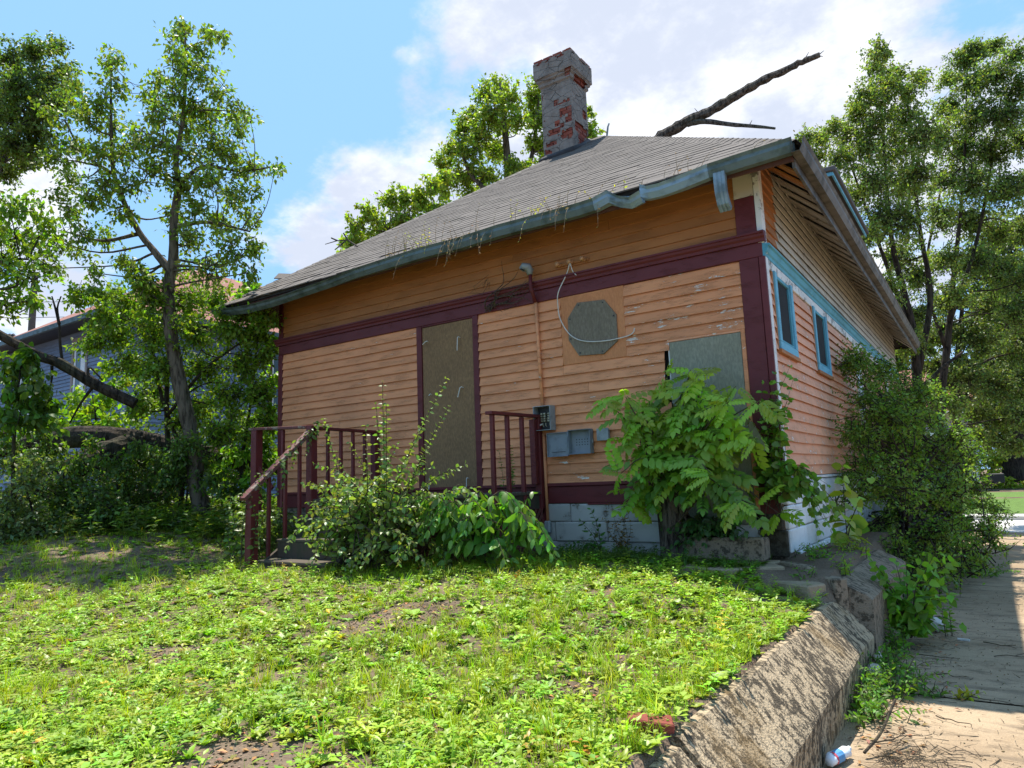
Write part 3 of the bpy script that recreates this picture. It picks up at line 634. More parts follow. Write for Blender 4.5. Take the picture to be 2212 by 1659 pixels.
for i, (y_, z_) in enumerate(((-.54, 3.70), (-.545, 3.60), (-.535, 3.50), (-.49, 3.42), (-.42, 3.37))):
    for px, py in ((-.055, -.04), (-.03, -.045), (-.02, -.036), (0, -.045), (.02, -.036), (.03, -.045), (.055, -.04), (.055, .035), (-.055, .035)): m.v.append((-.20 + px, y_ + py * (1 - .1 * i), z_ + (.03 * py / .045 if i > 2 else 0)))
k = 9
for i in range(4):
    for j in range(k): m.f.append((i * k + j, i * k + (j + 1) % k, (i + 1) * k + (j + 1) % k, (i + 1) * k + j))
m.build('downspout', 'gutter_blue', HOUSE, 'short ribbed downspout elbow cut off under the gutter')
# dormer on the far side of the hip
dr = MB(); dr.box(-2.4, -.42, 5.6, 8.9, 4.5, 5.78); DORM = dr.build('dormer', 'soffit_paint', HOUSE, 'small dormer above the side eave')
q = MB(); e0, e1 = 5.24, 9.1; q.v = [(0, e0, 5.83), (0, e1, 5.83), (-3.2, e1, 5.83), (-3.2, e0, 5.83), (-1.6, 6.6, 6.75), (-1.6, 7.8, 6.75), (0, e0, 5.76), (0, e1, 5.76), (-3.2, e1, 5.76), (-3.2, e0, 5.76)]; q.f = [(0, 1, 5, 4), (1, 2, 5), (2, 3, 4, 5), (3, 0, 4), (0, 6, 7, 1), (1, 7, 8, 2), (2, 8, 9, 3), (3, 9, 6, 0), (9, 8, 7, 6)]; q.build('dormer_roof', 'dark_shingle', DORM)
part('dormer_fascia', 'sky_blue_paint', [(-.0, .028, e0 - .02, e1, 5.69, 5.752), (-3.2, -.0, e0 - .03, e0 - .002, 5.69, 5.752)], DORM, .003); part('dormer_roof_edge', 'dark_shingle', [(-3.25, .075, e0 - .08, e1 + .05, 5.757, 5.835)], DORM, .01)
for i in range(9): MB().box(-.42, -.002, e0 + .02 + i * .42, e0 + .43 + i * .42, 5.735, 5.757, .003).build('soffit_board', 'old_wood', DORM)
# ------------------------------------------------------------------ chimney
cx0, cx1, cy0, cy1, cz0, cz1 = -4.82, -4.19, 4.02, 4.62, 6.7, 8.96
m = MB(); m.box(cx0 + .05, cx1 - .05, cy0 + .05, cy1 - .05, cz0, cz1 - .06); CH = m.build('chimney', 'tar_flashing', HOUSE, 'crumbling brick chimney under a flaking grey coat')
def outz(z): return .0 if z < 8.52 else min(.10, .034 * (1 + int((z - 8.52) / .075)))
bz = 6.75; row = 0; bh = .073; brick_me = {}
while bz < cz1 - .01:
    o_ = outz(bz + .03); X0, X1, Y0, Y1 = cx0 - o_, cx1 + o_, cy0 - o_, cy1 + o_
    for face in range(4):
        ln = (X1 - X0) if face in (0, 2) else (Y1 - Y0); p = -.105 * (row % 2) + .0
        while p < ln:
            p0, p1 = max(p, 0), min(p + .205, ln)
            if p1 - p0 > .04:
                jt = random.uniform(-.006, .004); dpt = .09
                if face == 0: bx = (X0 + p0, X0 + p1 - .011, Y0 - jt, Y0 + dpt)
                elif face == 1: bx = (X1 - dpt, X1 + jt, Y0 + p0, Y0 + p1 - .011)
                elif face == 2: bx = (X0 + p0, X0 + p1 - .011, Y1 - dpt, Y1 + jt)
                else: bx = (X0 - jt, X0 + dpt, Y0 + p0, Y0 + p1 - .011)
                if not (bz > cz1 - .09 and random.random() < .3): MB().box(*bx, bz, bz + bh - .01, .003).build('brick', 'red_brick', CH)
            p += .216
    bz += bh; row += 1
def zc_(y): return 7.0 + (850 - y) * .00298
fr = [(295, 330, 485, 515), (345, 430, 552, 600), (300, 335, 620, 655), (390, 437, 620, 655), (248, 330, 672, 705), (350, 441, 705, 757), (213, 255, 800, 832), (225, 300, 757, 775), (395, 428, 310, 345), (345, 365, 650, 672), (260, 420, 85, 120), (415, 437, 590, 612), (330, 425, 505, 512), (190, 210, 412, 440)]
rt = [(450, 515, 325, 366), (446, 530, 645, 705), (465, 505, 700, 790), (500, 526, 520, 575), (430, 460, 90, 120)]
EXP = {0: [((a - 198) / 238 * .63, (b - 198) / 238 * .63, zc_(d), zc_(c)) for a, b, c, d in fr], 1: [((a - 430) / 105 * .6, (b - 430) / 105 * .6, zc_(d), zc_(c)) for a, b, c, d in rt], 2: [(.1, .35, 7.9, 8.1), (.3, .6, 7.3, 7.5)], 3: [(.1, .35, 8.0, 8.15), (.2, .5, 7.2, 7.5)]}
sh = MB(); G = .03
from mathutils import noise as mn
for face in range(4):
    W_ = .63 if face in (0, 2) else .60; nu = int(W_ / G) + 1; nz = int((cz1 - cz0) / G); idx = {}
    def pos(i, j):
        z = cz0 + j * G; o_ = outz(z + .05); u = -o_ - .012 + (W_ + 2 * o_ + .024) * i / nu; h = o_ + .012 + .011 * mn.noise(Vector((u * 5 + face * 7, z * 5, face))) + .005 * mn.noise(Vector((u * 17, z * 17, 3 + face)))
        z += .01 * mn.noise(Vector((u * 9, z * 9, 9)))
        if face == 0: return (cx0 + u, cy0 - h, z)
        if face == 1: return (cx1 + h, cy0 + u, z)
        if face == 2: return (cx0 + u, cy1 + h, z)
        return (cx0 - h, cy0 + u, z)
    for i in range(nu):
        for j in range(nz):
            u = W_ * (i + .5) / nu; z = cz0 + (j + .5) * G; nz_ = mn.noise(Vector((u * 14, z * 14, face * 5)))
            if any(a - .012 + nz_ * .02 < u < b + .012 + nz_ * .02 and c - .01 + nz_ * .02 < z < d + .01 + nz_ * .02 for a, b, c, d in EXP[face]): continue
            if z > cz1 - .06 and nz_ > .15: continue
            if nz_ > .62 and z < 8.2: continue
            q4 = []
            for key in ((i, j), (i + 1, j), (i + 1, j + 1), (i, j + 1)):
                if key not in idx: idx[key] = len(sh.v); sh.v.append(pos(*key))
                q4.append(idx[key])
            sh.f.append(tuple(q4))
ps = sh.build('parge_coat', 'parge_coat', CH); md = ps.modifiers.new('thick', 'SOLIDIFY'); md.thickness = .014; md.offset = -1
m = MB(); m.tube([(-4.83, 3.97, 6.93), (-4.5, 3.95, 6.93), (-4.2, 3.98, 6.96), (-4.14, 4.3, 7.14), (-4.15, 4.66, 7.4)], [.075, .09, .1, .08, .06], 7, .25); m.tube([(-4.87, 3.97, 6.93), (-4.88, 4.3, 7.05), (-4.86, 4.6, 7.3)], .08, 7, .2); m.build('flashing', 'tar_flashing', CH, smooth=True)
# ------------------------------------------------------------------ porch with steps
PORCH = thing('porch', 'weathered back porch with maroon railing and worn wooden steps', 'porch', (-4.0, -.9, 0))
for i in range(9):
    MB().box(-5.36, -2.66, -1.21 + i * .134, -1.082 + i * .134, .665, .70, .002).build('deck_board', 'tread_wood', PORCH, bevel=.004)
MB().box(-5.34, -2.68, -1.19, -1.15, .50, .664).build('rim_joist', 'old_wood', PORCH); MB().box(-2.72, -2.68, -1.149, -.04, .50, .664).build('rim_joist', 'old_wood', PORCH); MB().box(-5.34, -5.30, -1.149, -.04, .50, .664).build('rim_joist', 'old_wood', PORCH)
XS0, XS1 = -5.33, -4.15
for i, (ty, tz) in enumerate(((-1.475, .485), (-1.735, .265), (-2.0, .05))):
    MB().box(XS0 + .03, XS1, ty, ty + .285, tz - .035, tz, .004).build('tread', 'tread_wood', PORCH, bevel=.006)
    MB().box(XS0 + .05, XS1 - .02, ty + .262, ty + .282, tz + .002, tz + .178, .002).build('riser', 'old_wood', PORCH)
MB().box(XS0 + .05, XS1 - .02, -2.0 + .02, -2.0 + .045, -.1, .014, .002).build('riser', 'old_wood', PORCH)
for x in (XS0 + .01, XS1 + .02):
    m = MB(); m.prism([(-1.98, -.1), (-1.97, -.02), (-1.2, .46), (-1.2, .25), (-1.7, -.1)], x - .02, x + .02, 'x'); m.build('stringer', 'old_wood', PORCH)
def post(x, y, z0, z1, w=.085, mat='rail_paint', name='post', lean=(0, 0)):
    m = MB(); m.bar((x, y, z0), (x + lean[0], y + lean[1], z1), w, w, (0, 1, 0)); return m.build(name, mat, PORCH, bevel=.005)
post(-5.35, -2.035, -.05, .83, .105); post(-5.35, -1.185, .0, 1.62, .10); post(-6.44, -1.2, .1, 1.63, .11); post(-5.35, -.09, .5, 1.56, .09)
post(-2.685, -.08, .3, 1.56, .08); post(-2.70, -.16, .78, 1.53, .07)
def rail(a, b, w=.09, t=.04, mat='rail_paint', name='handrail'): m = MB(); m.bar(a, b, w, t); return m.build(name, mat, PORCH, bevel=.004)
rail((-5.35, -2.16, .735), (-5.35, -1.13, 1.615), .10, .045, 'worn_rail'); rail((-6.56, -1.2, 1.655), (-5.40, -1.19, 1.60), .1, .035, 'worn_rail'); rail((-5.35, -1.13, 1.585), (-5.35, -.05, 1.575), .09, .035)
rail((-2.685, -1.06, 1.555), (-2.685, -.05, 1.57), .09, .035)
for y, z0, z1 in ((-1.81, .06, .98), (-1.58, .24, 1.18), (-1.37, .42, 1.36)): post(-5.35, y, z0, z1, .04, name='baluster')
for y in (-.93, -.71, -.50, -.29): post(-5.345, y, .70, 1.56, .04, name='baluster')
post(-5.9, -1.2, .6, 1.6, .04, name='baluster', lean=(.01, 0)); 
for y in (-1.0, -.72, -.43): post(-2.685, y, .56, 1.54, .045, name='baluster', lean=(0, .005))
m = MB(); m.bar((-6.42, -1.2, 1.15), (-6.1, -1.2, .85), .05, .03, (0, 1, 0)); m.build('brace', 'rail_paint', PORCH)
for side in (0, 1):
    for i in range(18):
        a = -.5 + i * .115; m = MB()
        for s in (1, -1):
            pass
        for s in (1, -1):
            if side == 0:
                x0 = -4.12 + i * .10; p, q = (x0, -1.205 - .006 * s, .0), (x0 + .45 * s, -1.205 - .006 * s, .5)
                if not (-4.13 < min(p[0], q[0]) and max(p[0], q[0]) < -2.66): continue
            else:
                y0 = -1.2 + i * .085; p, q = (-2.655 + .006 * s, y0, .0), (-2.655 + .006 * s, y0 + .45 * s, .5)
                if not (-1.21 < min(p[1], q[1]) and max(p[1], q[1]) < -.06): continue
            mm = MB(); mm.bar(p, q, .035, .008, (0, 1, 0) if side == 0 else (1, 0, 0)); mm.build('lattice_slat', 'brown_trim', PORCH)
# ------------------------------------------------------------------ electrical things on the wall
CON = thing('conduit', 'orange painted service conduit with round grey weatherhead', 'conduit', (-2.63, -.05, .5))
m = MB(); m.tube([(-2.625, -.055, 1.69), (-2.655, -.055, 2.95)], .021, 10); m.build('pipe', 'orange_paint', CON, smooth=True)
m = MB(); m.tube([(-2.656, -.062, 2.952), (-2.665, -.13, 3.12), (-2.672, -.13, 3.30)], .0235, 10); m.build('pipe', 'maroon_paint', CON, 'maroon upper length of pipe', smooth=True)
m = MB(); m.tube([(-2.62, -.055, .35), (-2.625, -.055, 1.36)], .018, 10); m.build('pipe', 'orange_paint', CON, smooth=True)
m = MB(); m.tube([(-2.672, -.13, 3.28), (-2.674, -.13, 3.33), (-2.69, -.15, 3.37), (-2.72, -.19, 3.37), (-2.73, -.21, 3.345)], [.03, .05, .058, .056, .04], 12); m.build('weatherhead', 'grey_metal', CON, smooth=True)
m = MB()
for i in range(3): m.tube([(-2.70 - .02 * i, -.215, 3.325 + .01 * i), (-2.70 - .02 * i, -.23, 3.32 + .01 * i)], .008, 6)
m.build('cable_hole', 'void_black', CON)
for z in (2.28, 1.84): m = MB(); m.tube([(-2.64, -.055, z - .012), (-2.64, -.055, z + .012)], .026, 10); m.box(-2.69, -2.585, -.03, -.022, z - .01, z + .01); m.build('strap', 'orange_paint', CON)
m = MB(); m.box(-2.66, -2.58, -.09, -.03, .22, .36); m.build('pipe_end_fitting', 'grey_metal', CON, bevel=.015)
MET = thing('meter_box', 'open grey electric meter box with bare terminals', 'meter box', (-2.57, -.06, 1.385))
def obox(root, x0, x1, z0, z1, d, mat, name='box', t=.006, y=-.038):
    m = MB(); m.box(x0, x1, y - t, y, z0, z1); m.box(x0, x0 + t, y - d, y - t, z0, z1); m.box(x1 - t, x1, y - d, y - t, z0, z1); m.box(x0 + t, x1 - t, y - d, y - t, z0, z0 + t); m.box(x0 + t, x1 - t, y - d, y - t, z1 - t, z1); return m.build(name, mat, root)
obox(MET, -2.695, -2.465, 1.395, 1.68, .12, 'grey_metal')
part('back_plate', 'dark_metal', [(-2.688, -2.472, -.050, -.0445, 1.402, 1.673)], MET, 0)
for x in (-2.625, -2.585, -2.53):
    m = MB()
    for k in range(4): m.box(x - .012, x + .012, -.088, -.051, 1.50 + k * .028, 1.518 + k * .028, .002)
    m.tube([(x, -.06, 1.49), (x + .005, -.07, 1.46), (x + .012, -.06, 1.44)], .006, 6); m.build('terminal', 'brass', MET)
m = MB(); m.tube([(-2.66, -.09, 1.455), (-2.62, -.085, 1.475)], .008, 6); m.build('bare_wire', 'cable_white', MET)
UTI = thing('utility_enclosure', 'grey plastic utility enclosure with its cover swung open', 'utility box', (-2.26, -.06, 1.08))
EB = obox(UTI, -2.265, -1.985, 1.10, 1.375, .085, 'plastic_grey')
m = MB()
for i in range(5):
    for j in range(3): m.box(-2.20 + i * .035, -2.19 + i * .035, -.0462, -.0446, 1.20 + j * .03, 1.21 + j * .03)
m.build('knockout', 'void_black', UTI)
obox(UTI, -2.55, -2.275, 1.085, 1.36, .03, 'plastic_grey', 'cover', y=-.085); part('cover_pocket', 'dark_metal', [(-2.50, -2.32, -.096, -.092, 1.135, 1.14)], UTI, 0)
for z in (1.14, 1.32): part('hinge', 'plastic_grey', [(-2.276, -2.264, -.115, -.09, z - .02, z + .02)], UTI, .002)
part('latch', 'grey_metal', [(-1.984, -1.974, -.08, -.05, 1.21, 1.26)], UTI, .002)
JB = thing('junction_box', 'small closed grey junction box right of the enclosure', 'junction box', (-1.84, -.05, 1.24)); part('box', 'grey_metal', [(-1.905, -1.775, -.085, -.036, 1.24, 1.36)], JB, .006); part('lid', 'grey_metal', [(-1.912, -1.768, -.097, -.0855, 1.232, 1.368)], JB, .003)
INS = thing('insulator_rack', 'orange painted rack with three knob insulators', 'insulators', (-2.15, -.05, 3.31)); part('rack_bar', 'orange_eave_shade', [(-2.37, -1.92, -.045, -.025, 3.325, 3.355)], INS, .003)
for x in (-2.31, -2.15, -1.98): m = MB(); m.tube([(x, -.045, 3.345), (x, -.06, 3.345), (x, -.065, 3.345), (x, -.085, 3.345), (x, -.09, 3.345), (x, -.11, 3.345)], [.028, .028, .017, .017, .028, .026], 10); m.build('insulator', 'porcelain', INS, smooth=True)
m = MB(); m.tube(smoothpath([(-2.14, -.09, 3.33), (-2.2, -.08, 3.2), (-2.31, -.1, 3.0), (-2.34, -.07, 2.85), (-2.32, -.06, 2.68), (-2.2, -.06, 2.48), (-2.02, -.06, 2.38), (-1.75, -.06, 2.345), (-1.5, -.05, 2.36), (-1.42, -.05, 2.39), (-1.40, -.05, 2.44)], 5), .006, 6); m.tube(smoothpath([(-2.14, -.09, 3.33), (-2.11, -.09, 3.22), (-2.06, -.1, 3.16)], 4), .005, 6); m.build('loose_cable', 'cable_white', None, 'pale loose cable dangling across the octagonal board', 'cable')
# dead vine clinging beside the conduit
VN = MB()
for s in range(7):
    x, z = -3.35 + random.uniform(-.1, .1), 2.95 + random.uniform(-.03, .08); p = [(x, -.06, z)]; ang = random.uniform(.2, 1.2)
    for i in range(6): x += .13 * math.cos(ang); z += .10 * math.sin(ang); ang += random.uniform(-.5, .5); p.append((x, -.06 - random.random() * .03 - (.05 if 3.05 < z < 3.25 else 0), min(z, 3.62)))
    VN.tube(smoothpath(p, 3), list(np.linspace(.009, .002, (len(p) - 1) * 3 + 1)), 5)
for s in range(14):
    x, z = random.uniform(-3.6, -2.75), random.uniform(2.95, 3.3); VN.tube([(x, -.08, z), (x + random.uniform(-.15, .15), -.12, z + random.uniform(-.05, .12)), (x + random.uniform(-.25, .25), -.11, z + random.uniform(-.1, .2))], .0025, 4)
VN.build('dead_vine', 'twig_bark', None, 'leafless dead vine sprawling over the maroon band beside the conduit', 'vine')
# ------------------------------------------------------------------ retaining wall, kerbs, slabs
def rough_bar(name, label, secs, mat, cat='wall', amp=.007, n=14, step=.05, wav=None, group=None):
    "cross-section polygon (x, z) swept along y with chipped, uneven edges"
    (y0, y1), prof = secs; ys = np.arange(y0, y1 + step, step); m = MB(); P2 = []
    k = len(prof)
    for i in range(k):
        a, b = np.array(prof[i]), np.array(prof[(i + 1) % k]); q = max(1, int(np.linalg.norm(b - a) / .07))
        for t in range(q): P2.append(a + (b - a) * t / q)
    kk = len(P2)
    for y in ys:
        for p in P2:
            v = Vector((p[0] * 3, y * 3, p[1] * 3)); d = mn.noise_vector(v) * amp + mn.noise_vector(v * 2) * amp * .3; w_ = wav(y) if wav else (0, 0)
            m.v.append((p[0] + d[0] + w_[0], y + d[1] * .5, p[1] + d[2] + w_[1]))
    for i in range(len(ys) - 1):
        for j in range(kk): m.f.append((i * kk + j, i * kk + (j + 1) % kk, (i + 1) * kk + (j + 1) % kk, (i + 1) * kk + j))
    m.f += [tuple(range(kk)), tuple(reversed(range((len(ys) - 1) * kk, len(ys) * kk)))]
    o = m.build(name, mat, None, label, cat, group, smooth=True); o.data.set_sharp_from_angle(angle=R(28)); return o
PA = [(.745, -.80), (.772, -.455), (.76, -.432), (.535, -.19), (.50, -.185), (.44, -.45), (.44, -.80)]
wv = lambda y: (.008 * math.sin(y * 2.1 + 1) + .004 * math.sin(y * 5.3), .008 * math.sin(y * 1.7) + .006 * math.sin(y * 4.1 + 1))
rough_bar('retaining_wall', 'long mossy slanted concrete retaining wall beside the lawn', ((-2.62, -.87), PA), 'concrete_lichen', wav=wv)
rough_bar('retaining_wall', 'cracked nearest length of the slanted concrete retaining wall', ((-4.28, -2.665), PA), 'concrete_lichen', wav=wv)
rough_bar('retaining_wall', 'broken end piece of retaining wall by the red brick', ((-6.4, -4.33), [(p[0] + .01, p[1] - .03) for p in PA]), 'concrete_lichen', wav=wv)
rough_bar('retaining_wall', 'taller square concrete block wall past the lawn edge', ((-.82, 1.7), [(.76, -.85), (.785, -.20), (.74, -.165), (.54, -.07), (.50, -.08), (.48, -.85)]), 'concrete_dark')
def slab(name, label, pts, z0, z1, mat, cat='slab', amp=.008, group=None):
    m = MB(); m.prism(pts, z0, z1, 'z'); o = m.build(name, mat, None, label, cat, group, bevel=.012); return o
slab('kerb_wall', 'thin concrete kerb running down from the house corner', [(-.03, -.30), (.035, -.22), (.35, -.58), (.29, -.66)], -.3, .015, 'concrete_dark', 'kerb')
slab('kerb_wall', 'lower broken half of the thin concrete kerb', [(.295, -.665), (.355, -.585), (.62, -.84), (.54, -.93)], -.4, -.035, 'concrete_dark', 'kerb')
slab('concrete_slab', 'cracked grey walkway slab before the house corner', [(-1.25, -.16), (-.03, -.20), (-.06, -.42), (.1, -.62), (-.35, -.98), (-1.1, -.72)], -.2, .012, 'concrete_slab')
slab('concrete_slab', 'narrow walkway slab half hidden by weeds', [(-1.95, -.52), (-1.3, -.18), (-1.14, -.72), (-1.5, -.95)], -.2, -.004, 'concrete_slab')
slab('concrete_step', 'low concrete step beside the thin kerb', [(.1, -.64), (.28, -.70), (.48, -.95), (.38, -1.12), (.0, -.88)], -.3, -.07, 'concrete_slab', 'step')
MB().box(-.93, -.12, -.42, -.20, .014, .225, .012).build('concrete_block', 'concrete_dark', None, 'long concrete block lying at the foot of the boarded opening', 'block', bevel=.018)
MB().box(.765, .83, -1.0, -.9, -.72, -.56, .012).build('concrete_chunk', 'concrete_broken', None, 'upper broken concrete chunk against the retaining wall', 'rubble', bevel=.02)
MB().box(.765, .83, -1.35, -1.18, -.72, -.58, .015).build('concrete_chunk', 'concrete_broken', None, 'lower broken concrete chunk against the retaining wall', 'rubble', bevel=.02)
b_ = MB(); b_.box(-.09, .09, -.045, .045, 0, .058, .003); ob = b_.build('brick', 'red_brick', None, 'loose faded red brick at the broken wall end', 'brick', bevel=.006); ob.location = (.40, -4.27, -.195); ob.rotation_euler = (.1, .12, .5)
# crushed bottle
BO = thing('plastic_bottle', 'crushed clear plastic bottle with blue and white label', 'bottle', (.83, -2.93, -.70))
m = MB(); m.tube([(.80, -2.98, -.665), (.805, -2.95, -.66), (.835, -2.86, -.66), (.85, -2.80, -.66), (.855, -2.785, -.655)], [.022, .032, .027, .03, .014], 12, .12); m.build('body', 'bottle_plastic', BO, smooth=True)
m = MB(); m.tube([(.812, -2.93, -.66), (.832, -2.87, -.66)], [.0325, .0315], 12, .05, False); m.build('label', 'label_blue', BO); m = MB(); m.tube([(.806, -2.948, -.66), (.8115, -2.932, -.66)], [.0335, .0335], 12, .02, False); m.build('label_stripe', 'label_red', BO); m = MB(); m.tube([(.855, -2.786, -.655), (.862, -2.765, -.655)], .014, 10); m.build('neck', 'curtain_white', BO)
m = MB(); m.tube([(1.03, .70, -.69), (1.04, .70, -.66), (1.07, .71, -.635), (1.10, .71, -.65), (1.13, .70, -.69)], [.02, .06, .075, .06, .02], 9, .15); m.build('stone', 'pale_stone', None, 'pale flat stone on the driveway', 'stone', smooth=False)
MB().box(1.25, 1.34, .40, .425, -.70, -.685, .004).build('concrete_chip', 'pale_stone', None, 'small white sliver beside the pale stone', 'chip')
MB().box(1.02, 1.07, 2.6, 2.64, -.73, -.69, .006).build('litter_scrap', 'red_litter', None, 'red scrap of litter at the hedge foot', 'litter')
# sticks on the driveway
for (x, y, l, a, r_) in ((1.05, -2.4, .4, .7, .006), (1.47, -1.4, .36, -.15, .005), (1.55, .3, .35, -.5, .007), (1.62, -.1, .3, .2, .006), (1.15, -.35, .4, .1, .006), (1.3, -1.95, .3, -.6, .006), (1.75, -2.3, .35, -.7, .007), (1.25, -.9, .3, .05, .005), (1.85, -1.2, .3, -.2, .005)):
    z = float(drive_z(y)) + .01; m = MB(); c_, s_ = math.cos(a), math.sin(a); pts = [(x + c_ * l * t - s_ * random.gauss(0, .02), y + s_ * l * t + c_ * random.gauss(0, .02), z + random.uniform(0, .012)) for t in np.linspace(-.36, .36, 6)]
    m.tube(smoothpath(pts, 3), list(np.linspace(r_ * .7, r_ * .3, 16)), 5)
    if random.random() < .5: q = np.array(pts[3]); m.tube([q, q + (c_ * .08 - s_ * .06, s_ * .08 + c_ * .06, .01)], r_ * .4, 4)
    m.build('stick', 'twig_bark', None, 'thin dark stick lying on the driveway', 'stick', 'sticks fallen on the driveway')
m = MB(); m.tube(smoothpath([(.93, -2.75, -.67), (1.0, -2.62, -.60), (1.05, -2.45, -.5), (1.06, -2.4, -.48)], 4), [.008] * 13, 6); m.build('stick', 'twig_bark', None, 'curved dark stick standing up from the litter pile', 'stick')
# ------------------------------------------------------------------ dead limb on the roof
m = MB(); pts = [(-3.5, 5.7, 7.15), (-3.18, 5.6, 7.46), (-2.75, 5.55, 7.58), (-2.31, 5.5, 7.63), (-1.85, 5.5, 7.70), (-1.41, 5.5, 7.83), (-1.0, 5.5, 7.92), (-.574, 5.5, 7.97), (-.25, 5.5, 8.02), (-.02, 5.5, 8.035)]
sp = smoothpath(pts, 5); sp = [p + np.array([random.gauss(0, .006), 0, random.gauss(0, .008)]) for p in sp]; m.tube(sp, [r_ * (1 + .1 * math.sin(i * 1.9)) for i, r_ in enumerate(np.linspace(.125, .045, len(sp)))], 9, .1)
DL = thing('dead_limb', 'bare dead limb lying on the roof and jutting over the hip', 'limb', (-3.2, 5.6, 7.2)); m.build('bough', 'bark_dead', DL)
m = MB(); sp = smoothpath([(-2.45, 5.5, 7.56), (-2.1, 5.45, 7.47), (-1.63, 5.4, 7.23), (-1.2, 5.35, 7.03), (-.83, 5.3, 6.84)], 4); m.tube(sp, list(np.linspace(.06, .022, len(sp))), 7, .12); m.build('side_branch', 'bark_dead', DL)
for p, q in (((-1.0, 5.5, 7.92), (-.93, 5.45, 7.80)), ((-1.75, 5.5, 7.73), (-1.66, 5.4, 7.60)), ((-.3, 5.5, 8.01), (-.18, 5.45, 8.12)), ((-2.2, 5.5, 7.66), (-2.28, 5.45, 7.8)), ((-.05, 5.5, 8.03), (.06, 5.48, 8.07)), ((-.04, 5.5, 8.02), (.03, 5.5, 7.98)), ((-1.3, 5.4, 7.08), (-1.22, 5.35, 7.15))): m = MB(); m.tube([p, q], [.012, .004], 5); m.build('twig', 'bark_dead', DL)
m = MB(); m.tube([(-3.9, 4.9, 7.5), (-3.86, 4.9, 7.72), (-3.83, 4.9, 7.78)], [.02, .018, .015], 6); m.build('vent_rod', 'grey_metal', HOUSE)
m = MB()
for p in ([(-6.75, .95, 4.84), (-6.95, .9, 5.0), (-7.15, .85, 5.02), (-7.4, .8, 5.0)], [(-6.95, .9, 5.0), (-7.0, .85, 5.12)], [(-7.0, .9, 5.0), (-7.06, .8, 4.88), (-7.1, .75, 4.82)], [(-7.15, .85, 5.02), (-7.25, .8, 5.08)]): m.tube(p, [.015 - .003 * i for i in range(len(p))], 5)
m.build('dead_twig', 'bark_dead', None, 'small forked dead twig caught on the left roof edge', 'twig')
# ------------------------------------------------------------------ neighbouring house
NB = thing('neighbour_house', 'dark blue clapboard house with reddish hip roof behind the fallen trunk', 'house', (-23.0, 9.0, .3))
nx, ny = -18.75, 3.25
m = MB(); m.box(nx - 9.5, nx - .03, ny + .03, ny + 13, .2, 6.5); NW = m.build('wall', 'black_paint', NB)
NWIN_F = [(-22.05, -21.25, 3.55, 5.75), (-26.0, -25.0, 3.55, 5.75)]; NWIN_S = [(8.2, 9.2, 3.55, 5.75), (12.0, 13.0, 3.55, 5.75)]
z = .5
while z < 6.4:
    mid = z + .06
    for p, q in spans(nx - 9.4, nx - .1, [(a - .12, b + .12) for a, b, c, d in NWIN_F if c - .1 < mid < d + .1]): 
        m = MB(); m.v = [(p, ny, z), (q, ny, z), (q, ny - .038, z - .01), (p, ny - .038, z - .01), (p, ny, z + .125), (q, ny, z + .125), (q, ny - .006, z + .125), (p, ny - .006, z + .125)]; m.f = [(0, 1, 2, 3), (7, 6, 5, 4), (0, 4, 5, 1), (1, 5, 6, 2), (2, 6, 7, 3), (3, 7, 4, 0)]; m.build('siding_board', 'blue_siding', NW)
    for p, q in spans(ny + .1, ny + 13, [(a - .12, b + .12) for a, b, c, d in NWIN_S if c - .1 < mid < d + .1]):
        m = MB(); m.v = [(nx, p, z), (nx, q, z), (nx + .038, q, z - .01), (nx + .038, p, z - .01), (nx, p, z + .125), (nx, q, z + .125), (nx + .006, q, z + .125), (nx + .006, p, z + .125)]; m.f = [(0, 1, 2, 3), (7, 6, 5, 4), (0, 4, 5, 1), (1, 5, 6, 2), (2, 6, 7, 3), (3, 7, 4, 0)]; m.build('siding_board', 'blue_siding', NW)
    z += .118
part('corner_board', 'blue_siding', [(nx - .12, nx + .03, ny - .03, ny + .12, .3, 6.4)], NB)
part('belt_course', 'black_paint', [(nx - 9.5, nx - .13, ny - .08, ny, 2.55, 2.75)], NB)
for a, b, c, d in NWIN_F:
    wi = part('window', 'tan_trim', [(a - .12, a, ny - .05, ny, c - .1, d + .12), (b, b + .12, ny - .05, ny, c - .1, d + .12), (a, b, ny - .05, ny, d, d + .12), (a - .15, b + .15, ny - .08, ny, c - .16, c - .1)], NB)
    part('sash', 'curtain_white', [(a, b, ny - .02, ny, c - .1, c), (a, b, ny - .02, ny, c + 1.05, c + 1.15), (a, a + .12, ny - .02, ny, c, d), (b - .35, b, ny - .02, ny, c, d)], wi); part('pane', 'glass_dark', [(a + .12, b - .35, ny - .008, ny + .02, c, d)], wi, 0)
for a, b, c, d in NWIN_S:
    wi = part('window', 'brown_trim', [(nx, nx + .05, a - .15, a, c - .1, d + .12), (nx, nx + .05, b, b + .15, c - .1, d + .12), (nx, nx + .05, a, b, d, d + .15), (nx, nx + .08, a - .15, b + .15, c - .22, c - .1)], NB)
    part('sash', 'curtain_white', [(nx, nx + .02, a, b, c - .1, c - .02), (nx, nx + .02, a, b, c + 1.05, c + 1.13), (nx, nx + .02, a, a + .07, c, d), (nx, nx + .02, b - .07, b, c, d)], wi); part('pane', 'glass_dark', [(nx - .02, nx + .008, a + .07, b - .07, c, d)], wi, 0)
m = MB(); ov = .75; zr = 6.15; A_ = [(nx - 9.5 - ov, ny - ov, zr), (nx + ov, ny - ov, zr), (nx + ov, ny + 13 + ov, zr), (nx - 9.5 - ov, ny + 13 + ov, zr)]; K1, K2 = (nx - 4.75, ny + 4.6, 9.6), (nx - 4.75, ny + 8.4, 9.6)
